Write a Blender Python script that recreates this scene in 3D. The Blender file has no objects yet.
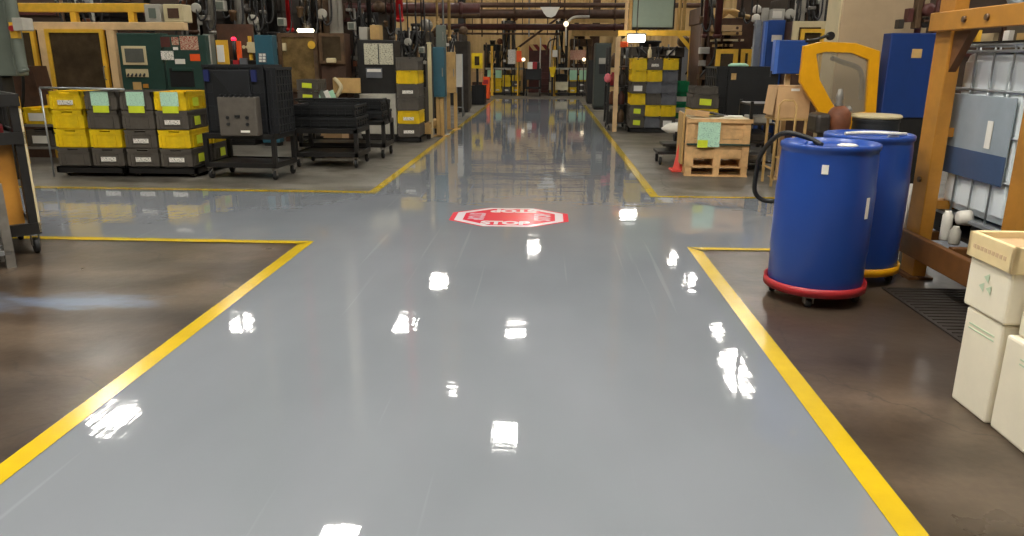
import bpy, bmesh, math, random
from mathutils import Vector, Matrix
random.seed(7)
PI = math.pi
S = bpy.context.scene
COL = S.collection

# ------------------------------------------------------------------ camera
F = 740.0
CAM = Vector((0, 0, 1.5))
_d = Vector((37, 209, -F)).normalized()
_u = Vector((.005, 1, (.005*37+209)/F)); _u = (_u - _d*_u.dot(_d)).normalized()
_x = _d.cross(_u)
def ray(px, py):
    v = Vector((px-512, 268-py, -F))
    return Vector((_x.dot(v), _d.dot(v), _u.dot(v)))
def at(px, py, Y):
    r = ray(px, py); return CAM + r*(Y/r.y)
def R(px0, py0, px1, py1, Y):
    """width and height of a thing standing at depth Y: x0, x1, z0, z1"""
    ym = (py0+py1)/2; xm = (px0+px1)/2
    return at(px0, ym, Y).x, at(px1, ym, Y).x, at(xm, py1, Y).z, at(xm, py0, Y).z
cd = bpy.data.cameras.new('camera'); cam = bpy.data.objects.new('camera', cd); COL.objects.link(cam)
Rm = Matrix((_x, _d, _u))          # rows: world axes in camera coordinates
cam.matrix_world = Matrix.Translation(CAM) @ Rm.to_4x4()
cd.sensor_width = 36; cd.lens = 36*F/1024; cd.clip_start = .05; cd.clip_end = 200
S.camera = cam

# ------------------------------------------------------------------ materials
def lin(c):
    return tuple(((v/255)/12.92 if v <= 10 else (((v/255)+.055)/1.055)**2.4) for v in c) + (1,)
MATS = {}
def mat(name, rgb, rough=.6, metal=0, var=.12, scale=6, bump=0, coat=0, alpha=None, trans=0, emit=0, grime=0):
    if name in MATS: return MATS[name]
    m = bpy.data.materials.new(name); m.use_nodes = True
    nt = m.node_tree; n = nt.nodes; l = nt.links; b = n['Principled BSDF']
    b.inputs['Roughness'].default_value = rough; b.inputs['Metallic'].default_value = metal
    c = lin(rgb)
    tc = n.new('ShaderNodeTexCoord'); nz = n.new('ShaderNodeTexNoise'); nz.inputs['Scale'].default_value = scale
    nz.inputs['Detail'].default_value = 6; nz.inputs['Roughness'].default_value = .65
    l.new(tc.outputs['Object'], nz.inputs['Vector'])
    rp = n.new('ShaderNodeValToRGB'); e = rp.color_ramp.elements
    e[0].position = .3; e[1].position = .7
    k = 1-var
    e[0].color = (c[0]*k, c[1]*k, c[2]*k, 1); k = 1+var*.8
    e[1].color = (min(1, c[0]*k), min(1, c[1]*k), min(1, c[2]*k), 1)
    l.new(nz.outputs['Fac'], rp.inputs['Fac'])
    out = rp.outputs['Color']
    if grime:
        n2 = n.new('ShaderNodeTexNoise'); n2.inputs['Scale'].default_value = scale*.45; n2.inputs['Detail'].default_value = 8
        l.new(tc.outputs['Object'], n2.inputs['Vector'])
        r2 = n.new('ShaderNodeValToRGB'); r2.color_ramp.elements[0].position = .5; r2.color_ramp.elements[1].position = .72
        l.new(n2.outputs['Fac'], r2.inputs['Fac'])
        mx = n.new('ShaderNodeMixRGB'); mx.inputs['Color2'].default_value = (.022, .017, .012, 1)
        ml = n.new('ShaderNodeMath'); ml.operation = 'MULTIPLY'; ml.inputs[1].default_value = grime
        l.new(r2.outputs['Color'], ml.inputs[0]); l.new(ml.outputs[0], mx.inputs['Fac'])
        l.new(out, mx.inputs['Color1']); out = mx.outputs['Color']
    l.new(out, b.inputs['Base Color'])
    if bump:
        bp = n.new('ShaderNodeBump'); bp.inputs['Strength'].default_value = bump; bp.inputs['Distance'].default_value = .01
        l.new(nz.outputs['Fac'], bp.inputs['Height']); l.new(bp.outputs['Normal'], b.inputs['Normal'])
    if coat: b.inputs['Coat Weight'].default_value = coat; b.inputs['Coat Roughness'].default_value = .08
    if trans: b.inputs['Transmission Weight'].default_value = trans
    if alpha is not None: b.inputs['Alpha'].default_value = alpha
    if emit:
        b.inputs['Emission Color'].default_value = c; b.inputs['Emission Strength'].default_value = emit
    MATS[name] = m; return m
YEL = mat('yellow_plastic', (246, 206, 24), .45, var=.2, grime=.35)
GRY = mat('grey_plastic', (92, 86, 78), .55, var=.22, grime=.3)
GRYB = mat('blue_grey_plastic', (104, 106, 112), .55, var=.2)
GRN = mat('green_plastic', (0, 138, 84), .45, var=.15)
BLKP = mat('black_plastic', (31, 33, 36), .5, var=.25)
BLKD = mat('deep_black_plastic', (22, 24, 26), .5, var=.25)
BLKM = mat('black_metal', (36, 35, 34), .45, .2, var=.3, grime=.3)
IRON = mat('dark_iron', (66, 60, 54), .5, .4, var=.35, grime=.5)
OILY = mat('oily_brown_metal', (100, 76, 52), .5, .25, var=.4, grime=.6)
STEEL = mat('worn_steel', (150, 146, 138), .4, .6, var=.25, grime=.3)
GALV = mat('galvanised_steel', (170, 175, 178), .38, .7, var=.15)
WHT = mat('white_label', (235, 232, 222), .6, var=.06)
WHM = mat('white_metal', (215, 210, 198), .5, var=.1, grime=.15)
LIME = mat('lime_card', (212, 226, 50), .6, var=.08)
MINT = mat('mint_paper', (176, 222, 190), .7, var=.08)
TAN = mat('tan_paint', (196, 160, 100), .55, var=.15, grime=.3)
BEI = mat('beige_paint', (222, 188, 140), .5, var=.1, grime=.2)
CREAM = mat('cream_paint', (205, 190, 150), .5, var=.08, grime=.08)
MBEI = mat('machine_beige', (176, 154, 122), .5, var=.06)
YPA = mat('yellow_paint', (232, 182, 56), .45, var=.14, grime=.3)
AMB = mat('amber_yellow_paint', (225, 160, 10), .4, var=.08)
ORG = mat('orange_rack_paint', (182, 126, 46), .45, var=.14, grime=.3)
ORGD = mat('dirty_rack_paint', (112, 72, 34), .55, var=.3, grime=.6, scale=4)
GRNM = mat('dark_green_paint', (38, 66, 58), .45, var=.12)
GRNL = mat('grey_green_paint', (102, 110, 99), .5, var=.1, grime=.15)
TEAL = mat('teal_paint', (44, 92, 108), .45, var=.12)
BLU = mat('blue_paint', (28, 68, 138), .4, var=.08)
BLUD = mat('navy_blue_paint', (20, 52, 112), .45, var=.08)
DRUM = mat('blue_drum_plastic', (32, 68, 146), .32, var=.07, scale=3)
RED = mat('red_paint', (164, 36, 42), .45, var=.15, grime=.2)
REDP = mat('red_pipe_paint', (205, 30, 34), .45, var=.1)
MAR = mat('maroon_steel', (82, 40, 34), .55, var=.3, grime=.4)
ORN = mat('orange_plastic', (238, 90, 30), .5, var=.1)
RUST = mat('rusty_motor_paint', (122, 70, 42), .55, .1, var=.35, grime=.4, scale=9)
WOOD = mat('pale_wood', (214, 172, 118), .7, var=.22, scale=9, grime=.15)
CARD = mat('cardboard', (204, 166, 120), .8, var=.1)
CRWH = mat('white_carton', (234, 226, 204), .7, var=.06, scale=3)
CRLD = mat('cream_board_lid', (226, 204, 156), .7, var=.1, scale=5)
SCR = mat('grey_screen', (96, 98, 92), .25, var=.1)
GLS = mat('smoky_window', (74, 62, 46), .18, var=.45, scale=3, grime=.4)
AGLS = mat('amber_window', (120, 98, 60), .25, var=.45, scale=5, grime=.4)
RUB = mat('black_rubber', (24, 24, 24), .6, var=.2)
WIRE = mat('cable_black', (26, 25, 24), .5, var=.2)
TANK = mat('milky_tank_plastic', (232, 240, 242), .35, var=.05, scale=3)
PLATE = mat('blue_grey_plate', (158, 170, 178), .3, .1, var=.12, scale=3)
BRN = mat('brown_steel', (82, 56, 40), .6, .1, var=.35, grime=.4)
PALE = mat('pale_grey_paint', (176, 172, 160), .5, var=.12, grime=.25)
PNK = mat('pink_cloth', (214, 110, 120), .8, var=.2)
PAN = mat('polycarbonate_pane', (160, 150, 130), .15, var=.1, alpha=.35)

def strip_text_mat(name, base, ink, sc=90, thr=.52):
    m = bpy.data.materials.new(name); m.use_nodes = True
    nt = m.node_tree; n = nt.nodes; l = nt.links; b = n['Principled BSDF']; b.inputs['Roughness'].default_value = .6
    tc = n.new('ShaderNodeTexCoord'); mp = n.new('ShaderNodeMapping'); mp.inputs['Scale'].default_value = (1, 1, 2.2)
    nz = n.new('ShaderNodeTexNoise'); nz.inputs['Scale'].default_value = sc
    rp = n.new('ShaderNodeValToRGB'); rp.color_ramp.interpolation = 'LINEAR'
    e = rp.color_ramp.elements; e[0].position = thr; e[1].position = thr+.06; e[0].color = lin(base); e[1].color = lin(ink)
    l.new(tc.outputs['Object'], mp.inputs['Vector']); l.new(mp.outputs['Vector'], nz.inputs['Vector']); l.new(nz.outputs['Fac'], rp.inputs['Fac'])
    l.new(rp.outputs['Color'], b.inputs['Base Color']); return m
LBL = strip_text_mat('printed_label', (238, 234, 224), (90, 86, 84), 60, .56)
DRAWN = strip_text_mat('printed_diagrams', (205, 200, 176), (120, 116, 100), 40, .55)
REDSIGN = strip_text_mat('red_printed_notice', (200, 176, 150), (150, 40, 24), 45, .48)
MINTP = strip_text_mat('printed_mint_card', (186, 226, 200), (140, 184, 166), 55, .57)

# ------------------------------------------------------------------ mesh builder
class MB:
    def __init__(s): s.v = []; s.f = []; s.sm = []
    def add(s, vs, fs, smooth=False):
        o = len(s.v); s.v += [tuple(v) for v in vs]
        for f in fs: s.f.append([i+o for i in f]); s.sm.append(smooth)
        return s
    def box(s, x0, x1, y0, y1, z0, z1, M=None):
        vs = [Vector((x, y, z)) for z in (z0, z1) for y in (y0, y1) for x in (x0, x1)]
        if M: vs = [M @ v for v in vs]
        return s.add(vs, [(0, 2, 3, 1), (4, 5, 7, 6), (0, 1, 5, 4), (2, 6, 7, 3), (0, 4, 6, 2), (1, 3, 7, 5)])
    def frustum(s, b, t, z0, z1):
        (x0, x1, y0, y1), (a0, a1, c0, c1) = b, t
        vs = [(x0, y0, z0), (x1, y0, z0), (x0, y1, z0), (x1, y1, z0), (a0, c0, z1), (a1, c0, z1), (a0, c1, z1), (a1, c1, z1)]
        return s.add(vs, [(0, 2, 3, 1), (4, 5, 7, 6), (0, 1, 5, 4), (2, 6, 7, 3), (0, 4, 6, 2), (1, 3, 7, 5)])
    def lathe(s, c, prof, n=28, axis='Z', cap=True):
        c = Vector(c); vs = []
        for r, h in prof:
            for i in range(n):
                a = 2*PI*i/n; p = (r*math.cos(a), r*math.sin(a), h)
                if axis == 'X': p = (h, p[0], p[1])
                if axis == 'Y': p = (p[0], h, p[1])
                vs.append(c+Vector(p))
        fs = []
        for k in range(len(prof)-1):
            for i in range(n):
                j = (i+1) % n; fs.append((k*n+i, k*n+j, (k+1)*n+j, (k+1)*n+i))
        s.add(vs, fs, True)
        if cap:
            o = len(s.v)-len(vs)
            s.f.append([o+i for i in range(n)][::-1]); s.sm.append(False)
            s.f.append([o+(len(prof)-1)*n+i for i in range(n)]); s.sm.append(False)
        return s
    def cyl(s, a, b, r, n=12, r2=None):
        a = Vector(a); b = Vector(b); d = (b-a).normalized(); t = d.orthogonal().normalized(); w = d.cross(t)
        r2 = r if r2 is None else r2
        vs = [a+(t*math.cos(2*PI*i/n)+w*math.sin(2*PI*i/n))*r for i in range(n)] + [b+(t*math.cos(2*PI*i/n)+w*math.sin(2*PI*i/n))*r2 for i in range(n)]
        s.add(vs, [(i, (i+1) % n, n+(i+1) % n, n+i) for i in range(n)], True)
        o = len(s.v)-2*n
        s.f.append([o+i for i in range(n)][::-1]); s.sm.append(False); s.f.append([o+n+i for i in range(n)]); s.sm.append(False)
        return s
    def tube(s, pts, r, n=8, sub=6):
        P = [Vector(p) for p in pts]
        if len(P) > 2:                                            # Catmull-Rom
            Q = [P[0]*2-P[1]]+P+[P[-1]*2-P[-2]]; out = []
            for i in range(1, len(Q)-2):
                for k in range(sub):
                    t = k/sub; a, b, c, d = Q[i-1:i+3]
                    out.append(.5*((2*b)+(c-a)*t+(2*a-5*b+4*c-d)*t*t+(3*b-a-3*c+d)*t**3))
            out.append(P[-1]); P = out
        vs = []; t = None
        for i, p in enumerate(P):
            d = (P[min(i+1, len(P)-1)]-P[max(i-1, 0)]).normalized()
            t = d.orthogonal().normalized() if t is None else (t-d*t.dot(d)).normalized()
            w = d.cross(t)
            vs += [p+(t*math.cos(2*PI*j/n)+w*math.sin(2*PI*j/n))*r for j in range(n)]
        m = len(P)
        s.add(vs, [(k*n+i, k*n+(i+1) % n, (k+1)*n+(i+1) % n, (k+1)*n+i) for k in range(m-1) for i in range(n)], True)
        o = len(s.v)-len(vs)
        s.f.append([o+i for i in range(n)][::-1]); s.sm.append(False); s.f.append([o+(m-1)*n+i for i in range(n)]); s.sm.append(False)
        return s
    def prism(s, poly, y0, y1):
        """polygon of (x, z) extruded along y"""
        n = len(poly); vs = [(x, y0, z) for x, z in poly]+[(x, y1, z) for x, z in poly]
        return s.add(vs, [tuple(range(n)), tuple(range(2*n-1, n-1, -1))]+[(i, n+i, n+(i+1) % n, (i+1) % n) for i in range(n)])
    def slab(s, poly, z0, z1):
        n = len(poly); vs = [(x, y, z0) for x, y in poly]+[(x, y, z1) for x, y in poly]
        return s.add(vs, [tuple(range(n))[::-1], tuple(range(n, 2*n))]+[(i, (i+1) % n, n+(i+1) % n, n+i) for i in range(n)])
    def ringprism(s, outer, inner, y0, y1):
        n = len(outer); vs = [(x, y, z) for y in (y0, y1) for P in (outer, inner) for x, z in P]; fs = []
        for i in range(n):
            j = (i+1) % n
            fs += [(i, j, n+j, n+i), (2*n+i, 3*n+i, 3*n+j, 2*n+j), (i, 2*n+i, 2*n+j, j), (n+i, n+j, 3*n+j, 3*n+i)]
        return s.add(vs, fs)
    def build(s, name, m, parent=None, bevel=0):
        me = bpy.data.meshes.new(name)
        off = Vector((0, 0, 0)); p = parent
        while p: off += p.location; p = p.parent
        me.from_pydata([tuple(Vector(v)-off) for v in s.v], [], s.f)
        bm = bmesh.new(); bm.from_mesh(me); bmesh.ops.recalc_face_normals(bm, faces=bm.faces)
        bm.to_mesh(me); bm.free()
        for p_, q in zip(me.polygons, s.sm): p_.use_smooth = q
        me.materials.append(m)
        o = bpy.data.objects.new(name, me); COL.objects.link(o); o.parent = parent
        if bevel:
            b = o.modifiers.new('bevel', 'BEVEL'); b.width = bevel; b.segments = 2; b.limit_method = 'ANGLE'
        return o
def tag(o, label, cat, group=None):
    o['label'] = label; o['category'] = cat
    if group: o['group'] = group
    return o
def thing(name, label, cat, loc, group=None):
    o = bpy.data.objects.new(name, None); o.empty_display_size = .1; COL.objects.link(o); o.location = loc
    return tag(o, label, cat, group)
def struct(o): o['kind'] = 'structure'; return o
def B(*a): return MB().box(*a)
def copy_tree(o, parent=None):
    c = o.copy(); COL.objects.link(c); c.parent = parent
    for ch in list(o.children): copy_tree(ch, c)
    return c
def text_mesh(body, size, M, m, name, parent=None, extrude=0, bold=0):
    cu = bpy.data.curves.new('txt', 'FONT'); cu.body = body; cu.size = size; cu.align_x = 'CENTER'; cu.align_y = 'CENTER'
    cu.extrude = extrude; cu.offset = bold
    t = bpy.data.objects.new('txt', cu); COL.objects.link(t)
    dg = bpy.context.evaluated_depsgraph_get(); me = bpy.data.meshes.new_from_object(t.evaluated_get(dg))
    bpy.data.objects.remove(t); me.transform(M); me.materials.clear(); me.materials.append(m)
    o = bpy.data.objects.new(name, me); COL.objects.link(o); o.parent = parent; return o

# ------------------------------------------------------------------ the hall
def mapped_noise(nt, vec, sc, scale, detail=5):
    mp = nt.nodes.new('ShaderNodeMapping'); mp.inputs['Scale'].default_value = sc
    nz = nt.nodes.new('ShaderNodeTexNoise'); nz.inputs['Scale'].default_value = scale; nz.inputs['Detail'].default_value = detail
    nt.links.new(vec, mp.inputs['Vector']); nt.links.new(mp.outputs['Vector'], nz.inputs['Vector']); return nz.outputs['Fac']
def ramp(nt, fac, *stops):
    rp = nt.nodes.new('ShaderNodeValToRGB'); e = rp.color_ramp.elements
    while len(e) < len(stops): e.new(.5)
    for k, (p, c) in enumerate(stops): e[k].position = p; e[k].color = lin(c)
    nt.links.new(fac, rp.inputs['Fac']); return rp.outputs['Color']
def mixc(nt, fac, a, b):
    mx = nt.nodes.new('ShaderNodeMixRGB')
    for s_, v in ((mx.inputs['Fac'], fac), (mx.inputs['Color1'], a), (mx.inputs['Color2'], b)):
        if isinstance(v, (int, float)): s_.default_value = v
        elif isinstance(v, tuple): s_.default_value = v
        else: nt.links.new(v, s_)
    return mx.outputs['Color']
def epoxy():
    m = bpy.data.materials.new('grey_epoxy'); m.use_nodes = True; nt = m.node_tree; n = nt.nodes; l = nt.links; b = n['Principled BSDF']
    v = n.new('ShaderNodeTexCoord').outputs['Object']
    big = mapped_noise(nt, v, (1, .5, 1), .9, 3)
    c = ramp(nt, big, (.3, (119, 124, 129)), (.7, (133, 137, 143)))
    sk = n.new('ShaderNodeMapRange'); sk.inputs['From Min'].default_value = .66; sk.inputs['From Max'].default_value = .72; sk.inputs['To Max'].default_value = .35
    l.new(mapped_noise(nt, v, (9, .16, 1), 1.7, 3), sk.inputs['Value'])
    c = mixc(nt, sk.outputs['Result'], c, lin((152, 157, 160)))
    l.new(c, b.inputs['Base Color'])
    b.inputs['Roughness'].default_value = .035; b.inputs['IOR'].default_value = 1.85
    # roller streaks along the aisle, gentle pooling, fine orange peel
    st = mapped_noise(nt, v, (7, .35, 1), 2.2, 4)
    wv = mapped_noise(nt, v, (1, 1, 1), 2.4, 2)
    pe = mapped_noise(nt, v, (1, 1, 1), 34, 2)
    a1 = n.new('ShaderNodeMath'); a1.operation = 'MULTIPLY_ADD'; l.new(st, a1.inputs[0]); a1.inputs[1].default_value = .5; l.new(wv, a1.inputs[2])
    a2 = n.new('ShaderNodeMath'); a2.operation = 'MULTIPLY_ADD'; l.new(pe, a2.inputs[0]); a2.inputs[1].default_value = .05; l.new(a1.outputs[0], a2.inputs[2])
    rp_ = mapped_noise(nt, v, (.5, 3, 1), 1.6, 3)
    a3 = n.new('ShaderNodeMath'); a3.operation = 'MULTIPLY_ADD'; l.new(rp_, a3.inputs[0]); a3.inputs[1].default_value = .9; l.new(a2.outputs[0], a3.inputs[2]); a2 = a3
    bp = n.new('ShaderNodeBump'); bp.inputs['Strength'].default_value = .5; bp.inputs['Distance'].default_value = .0022
    l.new(a2.outputs[0], bp.inputs['Height']); l.new(bp.outputs['Normal'], b.inputs['Normal'])
    return m
def concrete(name, lo, mid, hi, rough, stains=None):
    m = bpy.data.materials.new(name); m.use_nodes = True; nt = m.node_tree; n = nt.nodes; l = nt.links; b = n['Principled BSDF']
    v = n.new('ShaderNodeTexCoord').outputs['Object']
    c = ramp(nt, mapped_noise(nt, v, (.6, 1.6, 1), 1.1, 9), (.28, lo), (.5, mid), (.75, hi))
    fine = ramp(nt, mapped_noise(nt, v, (1, 1, 1), 30, 5), (.3, (205, 205, 205)), (.7, (255, 255, 255)))
    mx = n.new('ShaderNodeMixRGB'); mx.blend_type = 'MULTIPLY'; mx.inputs['Fac'].default_value = .6
    l.new(c, mx.inputs['Color1']); l.new(fine, mx.inputs['Color2']); out = mx.outputs['Color']
    vo = n.new('ShaderNodeTexVoronoi'); vo.feature = 'DISTANCE_TO_EDGE'; vo.inputs['Scale'].default_value = .42
    ds = mapped_noise(nt, v, (1, 1, 1), 1.5, 6); vm = n.new('ShaderNodeVectorMath'); vm.operation = 'ADD'; l.new(v, vm.inputs[0]); cb = n.new('ShaderNodeCombineXYZ'); l.new(ds, cb.inputs[0]); l.new(ds, cb.inputs[1]); l.new(cb.outputs[0], vm.inputs[1]); l.new(vm.outputs[0], vo.inputs['Vector'])
    ck = n.new('ShaderNodeMapRange'); ck.inputs['From Min'].default_value = .006; ck.inputs['From Max'].default_value = .001; ck.inputs['To Max'].default_value = .6; l.new(vo.outputs['Distance'], ck.inputs['Value']); out = mixc(nt, ck.outputs['Result'], out, lin((44, 40, 36)))
    sp = ramp(nt, mapped_noise(nt, v, (1, 1, 1), 2.6, 9), (.5, (255, 255, 255)), (.66, (188, 180, 170)))
    m2 = n.new('ShaderNodeMixRGB'); m2.blend_type = 'MULTIPLY'; m2.inputs['Fac'].default_value = .8; l.new(out, m2.inputs['Color1']); l.new(sp, m2.inputs['Color2']); out = m2.outputs['Color']
    for (cx, cy, rx, ry, col, amt) in (stains or []):             # spills: soft ellipses with a ragged rim
        mp = n.new('ShaderNodeMapping'); mp.inputs['Location'].default_value = (-cx/rx, -cy/ry, 0); mp.inputs['Scale'].default_value = (1/rx, 1/ry, 1)
        l.new(v, mp.inputs['Vector'])
        ln = n.new('ShaderNodeVectorMath'); ln.operation = 'LENGTH'; l.new(mp.outputs['Vector'], ln.inputs[0])
        nz = mapped_noise(nt, v, (1, 2.5, 1), 3.5, 6)
        ad = n.new('ShaderNodeMath'); ad.operation = 'MULTIPLY_ADD'; l.new(nz, ad.inputs[0]); ad.inputs[1].default_value = 1.6; l.new(ln.outputs['Value'], ad.inputs[2])
        mr = n.new('ShaderNodeMapRange'); mr.inputs['From Min'].default_value = 1.9; mr.inputs['From Max'].default_value = 1.2; mr.inputs['To Max'].default_value = amt
        l.new(ad.outputs[0], mr.inputs['Value']); out = mixc(nt, mr.outputs['Result'], out, lin(col))
    l.new(out, b.inputs['Base Color'])
    r = n.new('ShaderNodeMapRange'); r.inputs['To Min'].default_value = rough-.1; r.inputs['To Max'].default_value = rough+.15
    l.new(mapped_noise(nt, v, (1, 1, 1), 1.6, 6), r.inputs['Value']); l.new(r.outputs['Result'], b.inputs['Roughness'])
    bp = n.new('ShaderNodeBump'); bp.inputs['Strength'].default_value = .25; bp.inputs['Distance'].default_value = .01
    l.new(mapped_noise(nt, v, (1, 1, 1), 9, 8), bp.inputs['Height']); l.new(bp.outputs['Normal'], b.inputs['Normal'])
    return m
EPX = epoxy()
CON_N = concrete('brown_stained_concrete', (50, 41, 33), (78, 66, 54), (112, 96, 80), .3,
                 [(-3.9, 4.25, .9, .22, (88, 104, 126), .7), (-2.9, 4.35, .5, .16, (100, 116, 138), .8), (-4.6, 3.0, 1.2, .5, (44, 38, 32), .7), (2.3, 3.9, 1.2, .7, (58, 50, 44), .6)])
CON_F = concrete('grey_old_concrete', (86, 82, 74), (114, 109, 99), (140, 135, 124), .42, [(2.2, 12, .9, 1.6, (88, 78, 66), .6)])
XL, XR, Y0, Y1, ZC = -17.0, 17.0, -6.0, 36.5, 8.2
struct(B(XL, XR, Y0, 7.2, -.2, 0).build('floor', CON_N)); o = struct(B(XL, XR, 7.2, Y1, -.2, 0).build('floor', CON_F))
AL, AR, N0, N1, AE = -1.96, 1.17, 5.97, 8.36, 29.2      # aisle edges, crossing edges, aisle end
poly = [(AL, Y0+.1), (AR, Y0+.1), (AR, N0), (XR-.2, N0+.05), (XR-.2, N1+.05), (AR, N1), (AR, AE), (AL, AE), (AL, N1), (XL+.2, N1+.12), (XL+.2, N0+.12), (AL, N0)]
cells = [[(AL, Y0+.1), (AR, Y0+.1), (AR, AE), (AL, AE)], [(XL+.2, N0+.12), (AL, N0), (AL, N1), (XL+.2, N1+.12)], [(AR, N0), (XR-.2, N0+.05), (XR-.2, N1+.05), (AR, N1)]]
mb = MB()
o = len(mb.v); mb.v += [(x, y, .004) for x, y in poly]; 
idx = {p: i for i, p in enumerate(poly)}
mb.f += [[0, 1, 2, 11], [11, 2, 5, 8], [8, 5, 6, 7], [10, 11, 8, 9], [2, 3, 4, 5]]; mb.sm += [False]*5
struct(mb.build('floor_coating', EPX))
TAPE = mat('yellow_floor_paint', (206, 174, 26), .22, var=.12, scale=3, grime=.12, coat=.6)
W = .1
tapes = [[(AL-W, Y0+.1), (AL, Y0+.1), (AL, N0+.04), (AL-W, N0-W)], [(AR, Y0+.1), (AR+W, Y0+.1), (AR+W, N0-W), (AR, N0+.04)],
         [(XL+.2, N0+.03), (XL+.2, N0+.12), (AL, N0+.04), (AL-W, N0-.06)], [(AR, N0+.04), (AR+W, N0-.04), (XR-.2, N0-.02), (XR-.2, N0+.07)],
         [(AL-W, N1), (AL, N1-.02), (AL, AE), (AL-W, AE)], [(AR, N1-.04), (AR+W, N1+.04), (AR+W, 25.8), (AR, 25.8)],
         [(XL+.2, N1+.12), (AL, N1-.02), (AL-W, N1+.09), (XL+.2, N1+.22)], [(AR, N1-.04), (XR-.2, N1+.02), (XR-.2, N1+.1), (AR+W, N1+.05)],
         [(AR+W, 22.3), (3.6, 22.3), (3.6, 22.4), (AR+W, 22.4)]]
for k, t in enumerate(tapes):
    mb = MB(); mb.v = [(x, y, .0065+.0002*k) for x, y in t]; mb.f = [[0, 1, 2, 3]]; mb.sm = [False]; struct(mb.build('floor_marking', TAPE))
# walls and roof
def corrugated():
    m = bpy.data.materials.new('tan_corrugated_sheet'); m.use_nodes = True; nt = m.node_tree; n = nt.nodes; l = nt.links; b = n['Principled BSDF']
    v = n.new('ShaderNodeTexCoord').outputs['Object']
    wv = n.new('ShaderNodeTexWave'); wv.inputs['Scale'].default_value = 1.05; wv.bands_direction = 'X'; l.new(v, wv.inputs['Vector'])
    c = ramp(nt, mapped_noise(nt, v, (1.2, 1, .15), 2.2, 6), (.3, (206, 166, 106)), (.7, (244, 210, 150)))
    l.new(c, b.inputs['Base Color']); b.inputs['Roughness'].default_value = .6
    bp = n.new('ShaderNodeBump'); bp.inputs['Strength'].default_value = 1; bp.inputs['Distance'].default_value = .06
    l.new(wv.outputs['Fac'], bp.inputs['Height']); l.new(bp.outputs['Normal'], b.inputs['Normal']); return m
COR = corrugated()
DWL = mat('dim_side_wall_paint', (110, 98, 82), .8, var=.15, scale=1.5)
struct(B(XL, XR, Y1, Y1+.2, 0, ZC).build('wall_back', COR)); struct(B(XL-.2, XL, Y0, Y1, 0, ZC).build('wall_left', DWL))
struct(B(XR, XR+.2, Y0, Y1, 0, ZC).build('wall_right', DWL)); struct(B(XL, XR, Y0-.2, Y0, 0, ZC).build('wall_front', DWL))
CEI = mat('dull_roof_deck', (74, 70, 66), .8, var=.15, scale=1.5)
struct(B(XL, XR, Y0, Y1, ZC, ZC+.2).build('ceiling', CEI))
for k, y in enumerate((2, 9, 16, 23, 30)):                       # roof trusses
    mb = MB(); mb.box(XL, XR, y-.08, y+.08, ZC-.16, ZC); mb.box(XL, XR, y-.06, y+.06, ZC-.9, ZC-.8)
    for i in range(17):
        x = XL+i*2; mb.cyl((x, y, ZC-.1), (x+1, y, ZC-.85), .035, 6); mb.cyl((x+1, y, ZC-.85), (x+2, y, ZC-.1), .035, 6)
    struct(mb.build('trim_%d' % (k+1), BRN))

# ------------------------------------------------------------------ lights of the hall
LAMP = mat('lamp_diffuser', (255, 250, 240), .5, var=0, emit=62)
TUBE = mat('fluorescent_tube', (255, 252, 244), .5, var=0, emit=22)
spots = [(-10.4, 15.9, .95), (-4.6, 22.8, .8), (-.9, 22.3, .75), (-.9, 15.7, .75), (5.3, 18.8, .85), (5.5, 20.3, .75), (-3.7, 11.3, .85), (-4.2, 27.8, .75), (-10, 22.6, .8),
         (5.6, 22.8, .4), (-10.7, 32.0, .9), (5.8, 28.3, .75), (8.4, 10.5, .85), (-10.4, 9, .85), (-3.7, 3.2, .8), (4.6, 4.2, .8), (-10.4, 1, .8), (11.5, 9, .85), (11.5, 16, .85),
         (11.5, 23, .85), (11.5, 1, .85), (0, -3, .8), (-.6, 33.5, .7), (5.6, 32, .5), (11.5, 30, .8), (-.9, 4.6, 1.15), (2.6, 2.6, 1.05), (-4.4, .4, 1.05), (-.9, .6, 1.1), (-15, 20, .8), (-15, 12, .8), (-2.4, 17.9, .22)]  # the large lamps near the camera are added to brighten the near floor
lproto = None
for i, (x, y, s) in enumerate(spots):
    if lproto is None:
        t = thing('high_bay_lamp', '', 'lamp', (0, 0, 0)); h = .5
        MB().frustum((-h, h, -h, h), (-.2, .2, -.2, .2), .0, .28).build('reflector_housing', GALV, t)
        B(-h*.94, h*.94, -h*.94, h*.94, -.03, -.001).build('diffuser', LAMP, t)
        MB().cyl((0, 0, .28), (0, 0, 1.2), .02, 8).build('hanging_rod', IRON, t)
        lproto = t
    else: t = copy_tree(lproto)
    t.location = (x, y, 7); t.scale = (s*.72, s*1.3, 1)
    t['label'] = 'square high bay lamp hanging from the roof, some near ones added to brighten the floor'; t['group'] = 'high bay lamps above the hall'
w = bpy.data.worlds.new('world'); S.world = w; w.use_nodes = True
w.node_tree.nodes['Background'].inputs['Color'].default_value = (.5, .5, .52, 1); w.node_tree.nodes['Background'].inputs['Strength'].default_value = .3
S.view_settings.view_transform = 'Standard'; S.view_settings.look = 'None'; S.view_settings.exposure = .24; S.view_settings.gamma = 1
S.view_settings.use_curve_mapping = False
try: S.cycles.use_denoising = True; S.cycles.use_adaptive_sampling = False; S.cycles.max_bounces = 6; S.cycles.sample_clamp_indirect = 6
except Exception: pass

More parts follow.
